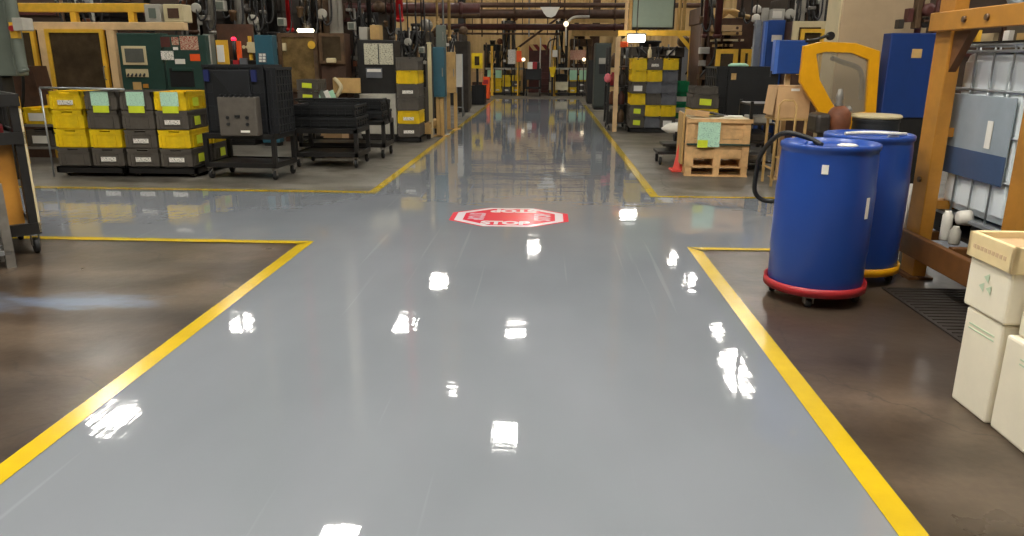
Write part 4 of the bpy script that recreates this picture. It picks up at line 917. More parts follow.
# ---- wooden crate on a pallet
YC = 9.95; xa, xb = at(688.5, 150, YC).x, at(750, 150, YC).x; dC = .75; zt = at(720, 119, YC).z; RZ = -.06
t = thing('shipping_pallet', 'wooden pallet under the crate on the right', 'pallet', ((xa+xb)/2, YC+dC/2, 0))
mb = MB()
for i in range(3): mb.box(xa-.01, xb+.01, YC+i*.3, YC+.12+i*.3, 0, .02)
for i in range(5): mb.box(xa-.01, xb+.01, YC+i*.165, YC+.11+i*.165, .115, .135)
mb.build('deck_boards', WOOD, t)
for x in (xa, (xa+xb)/2-.04, xb-.08): B(x, x+.08, YC, YC+dC, .02, .115).build('stringer', WOOD, t)
t.rotation_euler.z = RZ
t = thing('wooden_crate', 'pale wooden crate with plank walls and green cards on a pallet', 'crate', ((xa+xb)/2, YC+dC/2, .137))
z0 = .137; n = 4; hb = (zt-z0-.1)/n
for i in range(n):
    z = z0+.1+i*hb
    MB().box(xa, xb, YC, YC+.02, z+.003, z+hb-.003).box(xa, xb, YC+dC-.02, YC+dC, z+.003, z+hb-.003).box(xa, xa+.02, YC, YC+dC, z+.003, z+hb-.003).box(xb-.02, xb, YC, YC+dC, z+.003, z+hb-.003).build('plank_course', WOOD, t)
mb = MB()
for x in (xa, (xa+xb)/2-.045, xb-.09): mb.box(x, x+.09, YC-.02, YC, z0, zt)
for y in (YC, YC+dC-.08): mb.box(xa-.02, xa, y, y+.08, z0, zt)
mb.box(xa-.02, xb+.02, YC-.04, YC-.0, zt-.05, zt); mb.box(xa, xb, YC, YC+dC, z0+.1, z0+.12)
for x in (xa+.0, (xa+xb)/2-.05, xb-.1): mb.box(x, x+.1, YC, YC+dC, z0, z0+.1)
mb.build('battens', WOOD, t)
B(xa-.004, xb+.004, YC-.045, YC+dC, z0+.28, z0+.3).build('strap', GRNM, t)
B(xa+.03, xb-.02, YC+.02, YC+dC-.03, zt-.06, zt+.0).build('lid_board', CREAM, t)
B(xa-.05, xa-.024, YC+.15, YC+dC, 0+z0, zt+.05).build('side_sheet', TAN, t)
for dx, w_ in ((.2, .15), (.34, .14)):
    c = B(xa+dx-w_/2, xa+dx+w_/2, YC-.055, YC-.048, zt-.36, zt-.04).build('mint_card', MINTP, t)
B(xa+.13, xa+.26, YC-.06, YC-.055, zt-.37, zt-.27).build('lime_card', LIME, t)
t.rotation_euler.z = RZ
cxy = ((xa+xb)/2, YC+dC/2)
for lb, m, dx, dy, w_, d_, rz, th, tl in (('crumpled brown paper on the left of the crate lid', CARD, -.25, 0, .2, .3, .3, .07, .05), ('flat grey sheet lying tilted on the crate lid', GRYB, -.02, .1, .3, .3, .4, .015, .1), ('white paper lying on the right of the crate lid', WHT, .24, .0, .24, .2, -.2, .012, 0)):
    o = B(-w_/2, w_/2, -d_/2, d_/2, 0, th).build('packing_sheet', m); o.location = (cxy[0]+dx, cxy[1]+dy, zt+.004+w_*tl); o.rotation_euler = (0, tl*2, rz); tag(o, lb, 'paper')
# ---- totes behind the crate
for i, (m, lb, h, w_) in enumerate(((G_, 'dark grey tote, bottom of the column behind the wooden crate', .26, .5), (G_, 'grey tote, second up behind the wooden crate', .26, .5), (YEL, 'yellow tote third up behind the wooden crate', .2, .46), (GRY, 'grey tote with lime card on the column behind the wooden crate', .26, .44), (GRY, 'top grey tote of the column behind the wooden crate', .12, .4))):
    z = [.1, .332, .564, .738, .97][i]
    tote(at(706, 100, 12.3).x, 12.6, z, m, lb, 'totes behind the wooden crate', w=w_-.03, h=(.23, .23, .172, .23, .12)[i], lab='lime' if i == 3 else None)
platform('tote_dolly', 'black dolly under the totes behind the wooden crate', at(706, 100, 12.3).x-.24, at(706, 100, 12.3).x+.24, 12.28, 12.95, .1)

# ------------------------------------------------------------------ right side
# table with large black box
xa, xb, z0, z1 = R(716, 67, 776, 117, 12.6)
t = thing('steel_table', 'dark steel table carrying the large black bulk box', 'table', ((xa+xb)/2, 13, 0))
B(xa-.1, xb+.1, 12.55, 13.6, z0-.05, z0).build('top', BLKM, t)
for x in (xa-.05, xb+.05):
    for y in (12.6, 13.55): B(x-.03, x+.03, y-.03, y+.03, 0, z0-.05).build('leg', BLKM, t)
B(xa, xb, 12.62, 13.5, .3, .33).build('lower_shelf', IRON, t)
def extra(q):
    B(xa+.22, xa+.3, 12.57, 12.6, z1-.2, z1-.1).build('ochre_tag', TAN, q)
    B(xa+.18, xb, 12.575, 12.59, z0+.02, z1-.02).build('smooth_wall', BLKD, q)
ribbed('pallet_box', 'large black bulk box on a dark table behind the cardboard carton', xa, xb, 12.6, 13.5, z0, z1, BLKD, nx=6, ny=6, nz=5, extra=extra)
x = at(737, 64, 13).x; tag(MB().lathe((x, 12.9, z1+.006), [(.16, 0), (.17, .02), (.12, .05), (.02, .055)], 18).build('round_lid', MINT), 'pale green round lid on top of the large black bulk box', 'lid')
# dark scrap frame beside crate
xa, xb = at(748, 150, 10.6).x, at(768, 150, 10.6).x
t = thing('steel_rack', 'black open steel rack between the wooden crate and the blue drums', 'rack', ((xa+xb)/2, 10.9, 0))
for x in (xa, xb+.1):
    for y in (10.6, 11.2): B(x-.02, x+.02, y-.02, y+.02, 0, .95).build('upright', BLKM, t)
for z in (.12, .4, .65, .92): B(xa-.02, xb+.12, 10.6, 11.22, z-.025, z).build('shelf', IRON, t)
for i, (z, m) in enumerate(((.12, STEEL), (.4, IRON), (.65, PALE))):
    o = B(xa+.03, xb+.04, 10.68, 11.1, z+.002, z+.09).build('metal_tray', m, None, .01); tag(o, 'metal tray on the %s shelf of the black open rack' % ('lowest', 'second', 'third')[i], 'tray', 'trays on the black open rack')
# stand with cardboard box
xa, xb, z0, z1 = R(777, 86, 811, 118, 9.2)
t = thing('tan_stand', 'tan steel stand with thin legs under the cardboard carton', 'stand', ((xa+xb)/2, 9.4, 0))
for x in (xa+.03, xb-.03):
    for y in (9.22, 9.6): B(x-.014, x+.014, y-.014, y+.014, 0, z0-.03).build('leg', TAN, t)
B(xa, xb, 9.2, 9.65, z0-.03, z0-.005).build('top', TAN, t); B(xa+.02, xb-.02, 9.21, 9.23, .35, .37).build('rail', TAN, t); B(xa+.02, xa+.04, 9.21, 9.62, .2, .22).build('rail', TAN, t)
t = thing('cardboard_box', 'brown cardboard carton on a tan stand above the blue drum', 'box', ((xa+xb)/2, 9.4, z0))
B(xa, xb, 9.22, 9.62, z0-.004, z1).build('carton', CARD, t, .006); B(xb-.24, xb-.14, 9.215, 9.22, z1-.06, z1-.03).build('paper_label', WHT, t)
MB().add([(xa, 9.22, z1), (xa, 9.62, z1), (xa-.04, 9.6, z0+.03), (xa-.04, 9.2, z0+.03)], [(0, 1, 2, 3)]).build('side_flap', CARD, t)
o = B(xa+.02, xb-.02, 9.22, 9.226, z1-.012, z1-.008).build('tape_strip', TAN, t)
x = at(786, 115, 9.1).x; tag(MB().tube([(x-.08, 9.12, .1), (x-.08, 9.12, .98), (x-.04, 9.12, 1.04), (x+.08, 9.12, 1.04), (x+.12, 9.12, .98), (x+.12, 9.12, .1), (x-.08, 9.12, .1)], .012, 8, 1).build('chair_frame', TAN), 'bent tan tube frame standing before the cardboard carton', 'frame')
# blue pendant box on a post
xa, xb, z0, z1 = R(775, 40, 807, 74, 9.8)
t = thing('blue_control_box', 'bright blue control box on a tan post above the cardboard carton', 'box', ((xa+xb)/2, 9.9, 0))
B(xa, xb, 9.8, 9.92, z0, z1).build('box', BLU, t, .012); B(xa-.005, xa+.04, 9.795, 9.925, z0, z1).build('side_cover', mat('light_blue_paint', (70, 110, 190), .4, var=.1), t); px_box('cable_entry', BLKM, t, 771, 71, 777, 77, 9.85, .05)
x = at(785, 90, 10).x; B(x-.03, x+.03, 9.92, 9.98, 0, z1-.05).build('post', BEI, t)
B(x-.1, x+.1, 9.85, 10.05, 0, .012).build('foot_plate', BEI, t)
# blue tall cabinets behind
t, xa, xb, z = cab('electrical_cabinet', 'tall blue cabinet with a white label behind the blue control box', 766, 20, 783, 13.8, .8, BLU)
px_box('white_label', WHM, t, 772, 35, 782, 41.5, 13.77, .03); px_box('edge_trim', MATS['light_blue_paint'], t, 763.5, 22, 766, 74, 13.75, .1)
xa, xb, z0, z1 = R(771.5, 9, 784, 20, 14); q = thing('electrical_box', 'pale box on top of the tall blue cabinet', 'box', ((xa+xb)/2, 14.1, z)); B(xa, xb, 13.95, 14.3, z+.002, z1).build('housing', PALE, q, .01); px_box('cover_plate', WHM, q, 773, 11, 782, 18, 13.93, .02)
# pale ducts left of the blue cabinet
for px, top, m, lb in ((756.5, 20, GALV, 'pale vertical duct left of the tall blue cabinet, left one'), (762.5, 8, PALE, 'pale vertical duct left of the tall blue cabinet, right one')):
    x = at(px, 40, 14.2).x; z = at(px, top, 14.2).z; t = thing('vertical_duct', lb, 'duct', (x, 14.2, 0)); B(x-.05, x+.05, 14.15, 14.25, 0, z).build('duct', m, t)
    for i in range(5): B(x-.065, x+.065, 14.14, 14.26, .5+i*.4, .53+i*.4).build('flange', m, t)
# beige frame with yellow window top right of the blue box
t, xa, xb, z = enclosure('beige machine enclosure with yellow framed window above the blue control box', 792, 21, 826, 60, 13.4, CREAM, GLS, th=.1)
zc = at(808, 32, 13.4).z; MB().ringprism([(xa+.13, zc-.7), (xb-.05, zc-.7), (xb-.05, z-.13), (xa+.13, z-.13)], [(xa+.19, zc-.7), (xb-.1, zc-.7), (xb-.1, z-.19), (xa+.19, z-.19)], 13.36, 13.41).build('inner_frame', YPA, t)
# yellow framed windows in the mid right background
enclosure('machine enclosure with wide yellow window frame behind the black bulk box', 715, 49, 737, 90, 15.4, YPA, GLS, th=.09)
enclosure('machine enclosure with narrow yellow window frame behind the black bulk box', 740, 49, 751, 90, 15.5, YPA, GLS, th=.08)
for i, (a, b, c, d, m, lb) in enumerate(((711, 25, 742, 31, BEI, 'upper pale beam with bolt holes right of the maroon column'), (716, 31.5, 742, 35, TAN, 'tan beam under the pale bolted beam'), (717, 39, 744, 41, CREAM, 'thin cream bar under the tan beam'), (719, 44, 733, 46.5, TAN, 'lowest short tan bar above the yellow windows'))):
    xa, xb, z0, z1 = R(a, b, c, d, 16.6-.0*i); t = thing('machine_beam', lb, 'beam', ((xa+xb)/2, 16.6, z0)); B(xa, xb, 16.6, 17.3, z0, z1).build('beam', m, t)
    for x in (xa+.1, xb-.1): MB().lathe((x, 16.59, (z0+z1)/2), [(.03, -.01), (.03, .02)], 10, 'Y').build('bolt', BRN, t)
    B(xb-.3, xb-.2, 16.75, 16.85, 0, z0).build('support_post', BRN, t); B(xa+.2, xa+.3, 16.75, 16.85, 0, z0).build('support_post', BRN, t)
t, xa, xb, z = cab('machine_cell', 'maroon and brown moulding machine behind the pale bolted beam', 708, 18, 752, 17.6, 1.4, BRN, cat='machine')
mb = MB(); rn = random.Random(4)
for i in range(6):
    x = xa+rn.uniform(0, xb-xa-.4); mb.tube([(x, 17.55, z), (x+.2, 17.4, z+.15), (x+.5, 17.5, z+.05), (x+.8, 17.55, z)], .035, 8)
mb.build('hoses', TAN, t)
press('dark brown press column between the gantry and the yellow windows', 701, 710, -6, 15.6, BRN, BLKM, seed=21, hoses=1, arms=False)
x = at(752, 12, 16).x
for px, py, lb in ((757, 10, 'upper white insulator lamp at the top right background'), (756, 19, 'white round lamp head over the yellow windows')):
    yb = 16 if py > 15 else 16.5; a = at(px, py, yb); t = thing('bell_lamp', lb, 'lamp', (a.x, yb, a.z)); MB().lathe((a.x, yb, a.z-.06), [(.06, 0), (.09, .02), (.08, .12), (.03, .16)], 16).build('shade', WHM, t); MB().cyl((a.x, yb, a.z+.08), (a.x, yb, ZC), .015, 6).build('hanging_rod', IRON, t)
# big beige machine
YM = 9.5
xa = at(841, 20, YM).x; xb = at(928, 20, YM).x; z1 = 2.9
t = thing('moulding_machine', 'large plain beige machine housing rising out of frame at upper right', 'machine', ((xa+xb)/2, YM+.8, 0))
B(xa+.0, xb, YM, YM+.45, .08, z1).build('housing', MBEI, t, .015)
B(xa-.02, xa+.0, YM+.01, YM+.45, .08, z1).build('lighter_side_face', CREAM, t, .01); B(xa+.05, xb-.05, YM+.05, YM+.4, 0, .08).build('plinth', BLKM, t)  # thin sheet over the housing's side face, in a lighter colour than the front
mb = MB(); a = at(826, 36, YM-.1); mb.tube([at(806, 41, YM-.3), at(815, 40, YM-.25), a, at(829, 35, YM)], .018, 8); mb.build('cable', WIRE, t)
a = at(830, 36, YM-.03); MB().lathe((a.x, YM-.02, a.z), [(.05, -.04), (.05, .0)], 12, 'Y').build('cable_gland', BLKM, t)
# yellow guard with clear window
YGd = 9.05
def P2(px, py): a = at(px, py, YGd); return (a.x, a.z)
outer = [P2(*p) for p in ((800, 82), (804, 46), (822, 41.5), (856, 43), (880.5, 51), (876, 118), (850, 130), (829, 128))]
inner = [P2(*p) for p in ((820, 80), (816.5, 54), (826, 52), (852, 53), (869, 60), (866, 112), (850, 114), (834, 106))]
t = thing('machine_guard', 'bright yellow angular guard frame with a clear window before the beige machine', 'guard', ((outer[0][0]+outer[4][0])/2, YGd, 0))
MB().ringprism(outer, inner, YGd, YGd+.07).build('frame', AMB, t, .008)
MB().prism(inner, YGd+.03, YGd+.036).build('clear_pane', PAN, t)
xg0 = outer[6][0]; 
for x in (outer[7][0]+.05, outer[5][0]-.1): B(x-.03, x+.03, YGd+.02, YGd+.08, 0, outer[7][1]+.08).build('leg', AMB, t)
mb = MB(); mb.tube([at(832, 58, 9.25), at(842, 62, 9.3), at(858, 68, 9.3), at(862, 80, 9.3), at(861, 100, 9.3)], .03, 8); mb.build('inner_hose', GRYB, t)
# pump
a = at(840, 108, 8.45); t = thing('pump_motor', 'rusty brown pump motor with steel fittings behind the front blue drum', 'pump', (a.x, 8.45, 0))
B(a.x-.13, a.x+.13, 8.38, 8.7, 0, .72).build('stand', BLKM, t, .01); B(a.x-.26, a.x-.1, 8.38, 8.7, .72, .94).build('dark_housing', IRON, t, .04)
MB().lathe((a.x+.02, 8.5, .72), [(.1, 0), (.12, .04), (.13, .12), (.12, .22), (.09, .27), (.05, .3)], 18).build('motor_body', RUST, t)
MB().lathe((a.x+.0, 8.5, 1.0), [(.035, 0), (.05, .03), (.03, .06), (.045, .1), (.03, .16), (.02, .2)], 14).build('steel_fitting', STEEL, t); MB().lathe((a.x+.1, 8.48, .95), [(.03, 0), (.045, .03), (.02, .07)], 12).build('steel_fitting', STEEL, t)
# dark horizontal shelf behind drums
x0 = at(822, 122, 8.5).x
# drums
def drum(label, x, y, z, m, group=None, h=.88, r=.29, n=44):
    t = thing('plastic_drum', label, 'drum', (x, y, z), group)
    prof = [(r*.9, 0), (r*.965, .012), (r*.985, .03), (r*.985, .2), (r*1.0, .23), (r*1.0, .62), (r*.985, .66), (r*.975, h-.1), (r*.965, h-.06), (r*.965, h-.045), (r*.995, h-.035), (r*1.0, h-.015), (r*.99, h-.004), (r*.96, h), (r*.93, h-.004), (r*.92, h-.03), (r*.3, h-.026), (r*.02, h-.024)]
    MB().lathe((x, y, z), prof, n).build('shell', m, t); return t
def bung(t, x, y, z, m=WHM): MB().lathe((x, y, z), [(.035, 0), (.035, .018), (.028, .022), (.028, .03)], 16).build('bung', m, t)
def dolly(label, x, y, m, r=.315, zt=.14):
    t = thing('drum_dolly', label, 'dolly', (x, y, 0)); n = 40
    MB().lathe((x, y, zt-.07), [(r, .01), (r, .065), (r-.008, .065), (r-.008, .03), (.02, .03), (.02, .01)], n).build('ring_band', m, t)
    for k in range(4):
        a = PI/4+k*PI/2+.35; caster(t, x+math.cos(a)*(r-.06), y+math.sin(a)*(r-.06), .028, zt-.061)
    return t
D1 = (1.765, 4.75); D2 = (2.2, 5.24)
dolly('round red dolly on small wheels under the front blue drum', *D1, RED); dolly('yellow dolly under the rear blue drum', *D2, AMB, r=.305)
ZD = .102
t = drum('blue plastic drum in front, on the red dolly', D1[0], D1[1], ZD, DRUM, h=.91, r=.295); zt = ZD+.885
bung(t, D1[0]-.13, D1[1]-.02, zt, DRUM)
def curved(x, y, r, a0, a1, z0, z1, th=.003):
    mb = MB(); n = 6
    for i in range(n):
        p = a0+(a1-a0)*i/n; q = a0+(a1-a0)*(i+1)/n
        vs = [(x+rr*math.cos(a), y+rr*math.sin(a), z) for a in (p, q) for rr in (r, r+th) for z in (z0, z1)]
        mb.add(vs, [(0, 1, 3, 2), (4, 6, 7, 5), (2, 3, 7, 6), (0, 4, 5, 1), (1, 5, 7, 3), (0, 2, 6, 4)])
    return mb
curved(*D1, .292, -2.03, -1.9, ZD+.745, ZD+.8).build('small_white_label', WHT, t)
curved(*D1, .2955, -.98, -.88, ZD+.47, ZD+.6).build('narrow_white_label', WHT, t)
a = thing('white_rag', 'white cloth lying on the front blue drum top', 'cloth', (D1[0]+.1, D1[1]+.05, zt+.002))
MB().lathe((D1[0]+.1, D1[1]-.02, zt), [(.06, 0), (.065, .006), (.045, .014), (.01, .017)], 14).build('cloth', WHM, a, 0)
t = drum('blue plastic drum behind, on the yellow dolly', D2[0], D2[1], ZD+.0, DRUM, h=.92); bung(t, D2[0]+.12, D2[1]-.1, ZD+.895)
mb = MB(); mb.tube([(D2[0]-.2, D2[1]-.1, ZD+.925), (D2[0]-.02, D2[1]-.08, ZD+.93), (D2[0]+.12, D2[1]-.14, ZD+.93), (D2[0]+.2, D2[1]-.1, ZD+.925)], .012, 8); tag(mb.build('white_strap', WHM), 'white strap lying across the rear blue drum top', 'strap')
z_ = 0
XD3 = at(876, 120, 8.62).x; t = drum('drum with a cream round lid behind the rear blue drum', XD3, 8.62, 0, BLKP, r=.25)
MB().lathe((XD3, 8.62, .882), [(.25, 0), (.265, .012), (.265, .03), (.245, .042), (.05, .044)], 36).build('cream_lid', CREAM, t)
# hose looping from the front drum
mb = MB(); mb.tube([(D1[0]-.08, D1[1]-.08, zt+.01), (D1[0]-.15, D1[1]+.0, zt+.05), (D1[0]-.28, D1[1]+.1, zt+.06), (D1[0]-.31, D1[1]+.38, zt-.1), (D1[0]-.3, D1[1]+.5, .72), (D1[0]-.29, D1[1]+.52, .6), (D1[0]-.22, D1[1]+.52, .54), (D1[0]-.1, D1[1]+.46, .55)], .016, 10)
tag(mb.build('black_hose', RUB), 'black hose looping from the front blue drum top down its left side', 'hose')
# blue cabinet right
YB = 9.0; xa, xb, z0, z1 = R(886, 33, 938, 118, YB)
t = thing('electrical_cabinet', 'large navy blue cabinet with a small tan tag behind the orange rack', 'cabinet', ((xa+xb)/2, YB+.3, 0))
B(xa, xb, YB+.0, YB+.22, z0, z1).build('body', BLUD, t, .012); B(xa-.004, xa+.05, YB-.01, YB+.02, z0, z1).build('door_edge', MATS['light_blue_paint'], t) if False else None
B(xa+.03, xb-.03, YB+.02, YB+.2, 0, z0).build('plinth', BLKM, t)
px_box('tan_tag', TAN, t, 912, 49, 922, 58, YB-.008, .01, .003)
xq = at(928, 12, 10.1).x
t = thing('valve_cluster', 'maroon pipe valves on the blue cabinet top beside the orange rack', 'valves', (xq, YB+.25, z1))
MB().tube([(xb-.25, YB+.12, z1), (xb-.25, YB+.12, z1+.35), (xb-.2, YB+.12, z1+.6), (xb-.06, YB+.12, z1+.6), (xb-.06, YB+.12, z1)], .035, 10).build('pipe', MAR, t)
MB().lathe((xb-.2, YB+.05, z1+.25), [(.03, -.06), (.07, -.05), (.07, .05), (.03, .08)], 16, 'Y').build('valve_body', MAR, t); MB().lathe((xb-.18, YB+.12, z1+.12), [(.02, -.05), (.06, -.04), (.06, .05)], 14, 'Y').build('valve_body', IRON, t)
for i in range(4): B(xb-.5+i*.09, xb-.44+i*.09, YB+.04, YB+.16, z1+.05+.07*(i % 2), z1+.15+.12*(i % 3)).build('valve_block', (IRON, MAR, OILY, BRN)[i], t, .01)

# ---- orange pallet rack along the aisle
XF = 2.62
t = thing('pallet_rack', 'orange-yellow steel pallet rack holding the caged liquid tank', 'rack', (3.2, 4.7, 0))
for x in (XF, 3.75):
    for y0_, y1_ in ((5.2, 5.4), (4.0, 4.3)):
        p = B(x, x+.09, y0_, y1_, .02, 2.6).build('upright', ORG, t, .006); B(x-.04, x+.13, y0_-.03, y1_+.03, 0, .02).build('foot_plate', ORGD, p)
for nm, z0, z1, m in (('lower_beam', .17, .33, ORGD), ('upper_beam', 1.69, 1.81, ORG)):
    for x in (XF-.055, 3.845): B(x, x+.05, 2.9, 5.4, z0, z1).build(nm, m, t, .006)
for y in (4.4, 4.8, 5.3): B(XF+.015, 3.8, y-.03, y+.03, .27, .33).build('cross_support', ORGD, t)
for y in (4.5, 5.0): B(XF+.015, 3.8, y-.03, y+.03, 1.72, 1.78).build('cross_support', ORG, t)
MB().add([(XF+.02, 5.2, 1.69), (XF+.02, 5.2, 1.43), (XF+.02, 5.0, 1.69), (XF+.07, 5.2, 1.69), (XF+.07, 5.2, 1.43), (XF+.07, 5.0, 1.69)], [(0, 1, 2), (3, 5, 4), (0, 3, 4, 1), (1, 4, 5, 2), (2, 5, 3, 0)]).build('gusset', ORGD, t)
for y in (4.95, 4.7): MB().lathe((XF-.06, y, 1.75), [(.018, -.012), (.02, .004)], 10, 'X').build('beam_bolt', OILY, t)
MB().lathe((XF-.008, 5.3, .7), [(.02, -.008), (.02, .004)], 10, 'X').build('beam_bolt', OILY, t)
B(XF+.1, 3.75, 5.25, 5.36, 1.0, 1.06).build('side_brace', ORG, t); B(XF+.1, 3.75, 5.25, 5.36, .5, .56).build('side_brace', ORG, t)
# bag on upper level
o = MB().box(2.75, 3.6, 4.2, 5.0, 1.815, 1.83).build('deck_sheet', GALV); tag(o, 'thin steel deck sheet on the upper beams of the orange rack', 'deck')
for i, (y, m) in enumerate(((4.9, GALV), (4.68, BLKP), (4.46, PALE), (4.24, STEEL))):
    q = MB().lathe((2.86, y, 1.832), [(.07, 0), (.085, .03), (.09, .2), (.07, .26), (.02, .28)], 16).build('container', m); tag(q, '%s rounded container on the upper level of the orange rack, %s from the left' % (('silvery', 'black', 'pale grey', 'steel')[i], ('first', 'second', 'third', 'fourth')[i]), 'container', 'containers on the upper rack level')
# IBC tank
ix0, ix1, iy0, iy1 = 2.79, 3.72, 4.34, 5.38
t = thing('liquid_tank', 'white caged liquid tank with a blue-grey plate on the orange rack', 'tank', (3.25, 4.88, .332))
B(ix0, ix1, iy0, iy1, .335, .36).build('pallet_deck', BLKM, t)
for y in (iy0, iy0+.45, iy1-.1): B(ix0, ix1, y, y+.1, .36, .47).build('pallet_foot', BLKM, t)
B(ix0-.02, ix1, iy0, iy1, .47, .49).build('pallet_top', GALV, t)
B(ix0+.022, ix1-.03, iy0+.02, iy1-.02, .5, 1.56).build('container', TANK, t, .06)
mb = MB()
for i in range(5): y = iy0+.14+i*.19; mb.box(ix0+.005, ix0+.03, y-.06, y+.06, .56, 1.5)
mb.build('moulded_ribs', TANK, t, .011)
mb = MB(); r = .0095; X = ix0
for z in (.49, .78, 1.05, 1.32, 1.56, 1.6):
    mb.tube([(X, iy1, z), (X, iy0, z)], r, 8, 1); mb.tube([(ix1, iy1, z), (ix1, iy0, z)], r, 8, 1); mb.tube([(X, iy1, z), (ix1, iy1, z)], r, 8, 1); mb.tube([(X, iy0, z), (ix1, iy0, z)], r, 8, 1)
for i in range(6):
    y = iy0+i*(iy1-iy0)/5; mb.cyl((X, y, .49), (X, y, 1.6), r*.7, 8); mb.cyl((ix1, y, .49), (ix1, y, 1.6), r*.8, 8)
for i in range(1, 7):
    x = X+i*(ix1-X)/7; mb.cyl((x, iy1, .49), (x, iy1, 1.6), r*.8, 8); mb.cyl((x, iy0, .49), (x, iy0, 1.6), r*.8, 8)
mb.build('cage', GALV, t)
pl = B(X-.022, X-.012, 4.62, 5.33, .76, 1.29).build('plate', PLATE, t, .004)
B(X-.026, X-.021, 4.62, 5.33, .76, .94).build('lower_plate_band', mat('slate_blue_paint', (72, 92, 124), .35, .1, var=.1), pl); B(X-.03, X-.026, 4.8, 4.86, .97, 1.14).build('white_sticker', WHT, pl)
v = MB().lathe((X-.02, 4.95, .5), [(.055, .03), (.05, 0), (.045, -.04), (.025, -.05)], 18, 'X').build('outlet_valve', WHM, t); 
# bottom clutter on the rack beam level: small cans
for i, (y, m, h) in enumerate(((5.02, WHM, .17), (4.9, PALE, .09), (4.62, STEEL, .12), (4.42, IRON, .1))):
    q = MB().lathe((2.7, y, .332), [(.032, 0), (.034, .01), (.034, h), (.02, h+.02), (.02, h+.03)], 14).build('small_can', m); tag(q, '%s can on the lower rack beam before the caged tank' % ('tall white', 'short pale grey', 'steel', 'dark')[i], 'can', 'cans on the lower rack beam')
for i, (y, z0, z1, m) in enumerate(((5.12, 1.6, 1.69, YPA),)):
    pass
q = thing('parts_shelf', 'white and yellow cards and labels standing on the caged tank top', 'cards', (2.9, 4.9, 1.61))
B(2.78, 3.2, 4.4, 5.3, 1.612, 1.622).build('tray', BLKM, q)
for y, m, w_, h in ((5.25, YPA, .05, .075), (5.1, CREAM, .14, .05), (4.9, WHT, .06, .06), (4.75, TAN, .08, .04), (4.6, WHT, .05, .05)): B(2.8, 2.83, y-w_/2, y+w_/2, 1.622, 1.622+h).build('card', m, q)
# small valve fittings along the rack post
q = thing('valve_line', 'thin pipe with pale valve knobs between orange post and caged tank', 'pipe', (2.765, 5.425, 0))
MB().cyl((2.765, 5.425, 0), (2.765, 5.425, 1.55), .014, 8).build('pipe', MAR, q)
for i, (z, m) in enumerate(((.55, PNK), (.7, CREAM), (.85, CREAM), (1.0, TAN), (1.12, CREAM), (1.3, WHM), (1.42, YPA))): MB().lathe((2.75, 5.425, z), [(.015, -.012), (.024, -.005), (.024, .02), (.012, .03)], 12, 'X').build('valve_knob', m, q)
# white pole by rack post
x_, y_ = at(900, 262, 5.6).x, 5.6; q = thing('white_pole', 'thin white upright pole between rear drum and orange rack post', 'pole', (x_, y_, 0)); MB().cyl((x_, y_, 0), (x_+.0, y_, .62), .016, 10).build('pole', WHM, q); B(x_-.05, x_+.05, y_-.05, y_+.05, 0, .01).build('foot', GALV, q)
# floor mat under the rack
q = thing('rubber_mat', 'black ribbed rubber mat on the floor under the orange rack', 'mat', (2.9, 4.4, 0)); B(2.3, 3.6, 3.7, 4.95, .001, .01).build('sheet', mat('mat_rubber', (48, 42, 38), .6, var=.2), q)
mb = MB()
for i in range(22): mb.box(2.32, 3.58, 3.73+i*.056, 3.74+i*.056, .01, .016)
mb.build('ribs', MATS['mat_rubber'], q)

# ---- cream cartons at right front
def carton(label, x0, x1, y0, y1, z0, z1, lid=False, logo=0, rz=0):
    t = thing('carton', label, 'box', ((x0+x1)/2, (y0+y1)/2, z0)); zt = z1-(.1 if lid else 0)
    B(x0, x1, y0, y1, z0, zt).build('carton', CRWH, t, .012)
    B(x0-.001, x1+.001, (y0+y1)/2-.02, (y0+y1)/2+.02, z0+.01, zt+.001).build('seam_tape', CRLD, t) if False else None
    if lid:
        mb = MB(); e = .014; mb.box(x0-e, x0+.01, y0-e, y1+e, zt-.01, z1); mb.box(x1-.01, x1+e, y0-e, y1+e, zt-.01, z1); mb.box(x0-e, x1+e, y0-e, y0+.01, zt-.01, z1); mb.box(x0-e, x1+e, y1-.01, y1+e, zt-.01, z1)
        mb.build('lid_rim', CRLD, t, .004); B(x0, x1, y0, y1, zt, z1-.03).build('lid_panel', mat('lid_panel_board', (190, 160, 120), .7), t)
        for i in range(9):
            y = (y0+y1)/2+.11-i*.027; B(x0-e-.0015, x0-e, y-.009, y+.009, z1-.066, z1-.048).build('printed_mark', mat('faded_print', (206, 176, 140), .7), t)
    if logo:
        y = (y0+y1)/2; q = MB()
        for k in range(3):
            a = k*2*PI/3; c = (y+.03*math.sin(a), z0+.13+.03*math.cos(a))
            q.add([(x0-.003, c[0]+.024*math.cos(b), c[1]+.024*math.sin(b)) for b in (0, 2.1, 4.2)], [(0, 1, 2)])
        q.build('green_triangle_mark', mat('faded_green_print', (190, 208, 178), .7), t)
    if logo == 2 or not lid:
        for k in range(2): B(x0-.002, x0, (y0+y1)/2-.09, (y0+y1)/2+.09, z1-.07-.02*k, z1-.064-.02*k).build('printed_line', mat('faded_green_print', (190, 208, 178), .7), t)
    if rz: t.rotation_euler.z = rz
    return t
carton('cream carton on the floor at the right edge, bottom of the farther pile', 1.89, 2.4, 2.98, 3.24, 0, .45, rz=.03)
carton('cream carton with open board lid, top of the farther pile at right', 1.88, 2.42, 2.96, 3.26, .453, .785, lid=True, logo=1, rz=.01)
carton('cream carton on the floor at the right edge, bottom of the nearer pile', 1.905, 2.45, 2.55, 2.955, 0, .42)
carton('cream carton without a lid, top of the nearer pile at right', 1.935, 2.46, 2.57, 2.94, .423, .7)

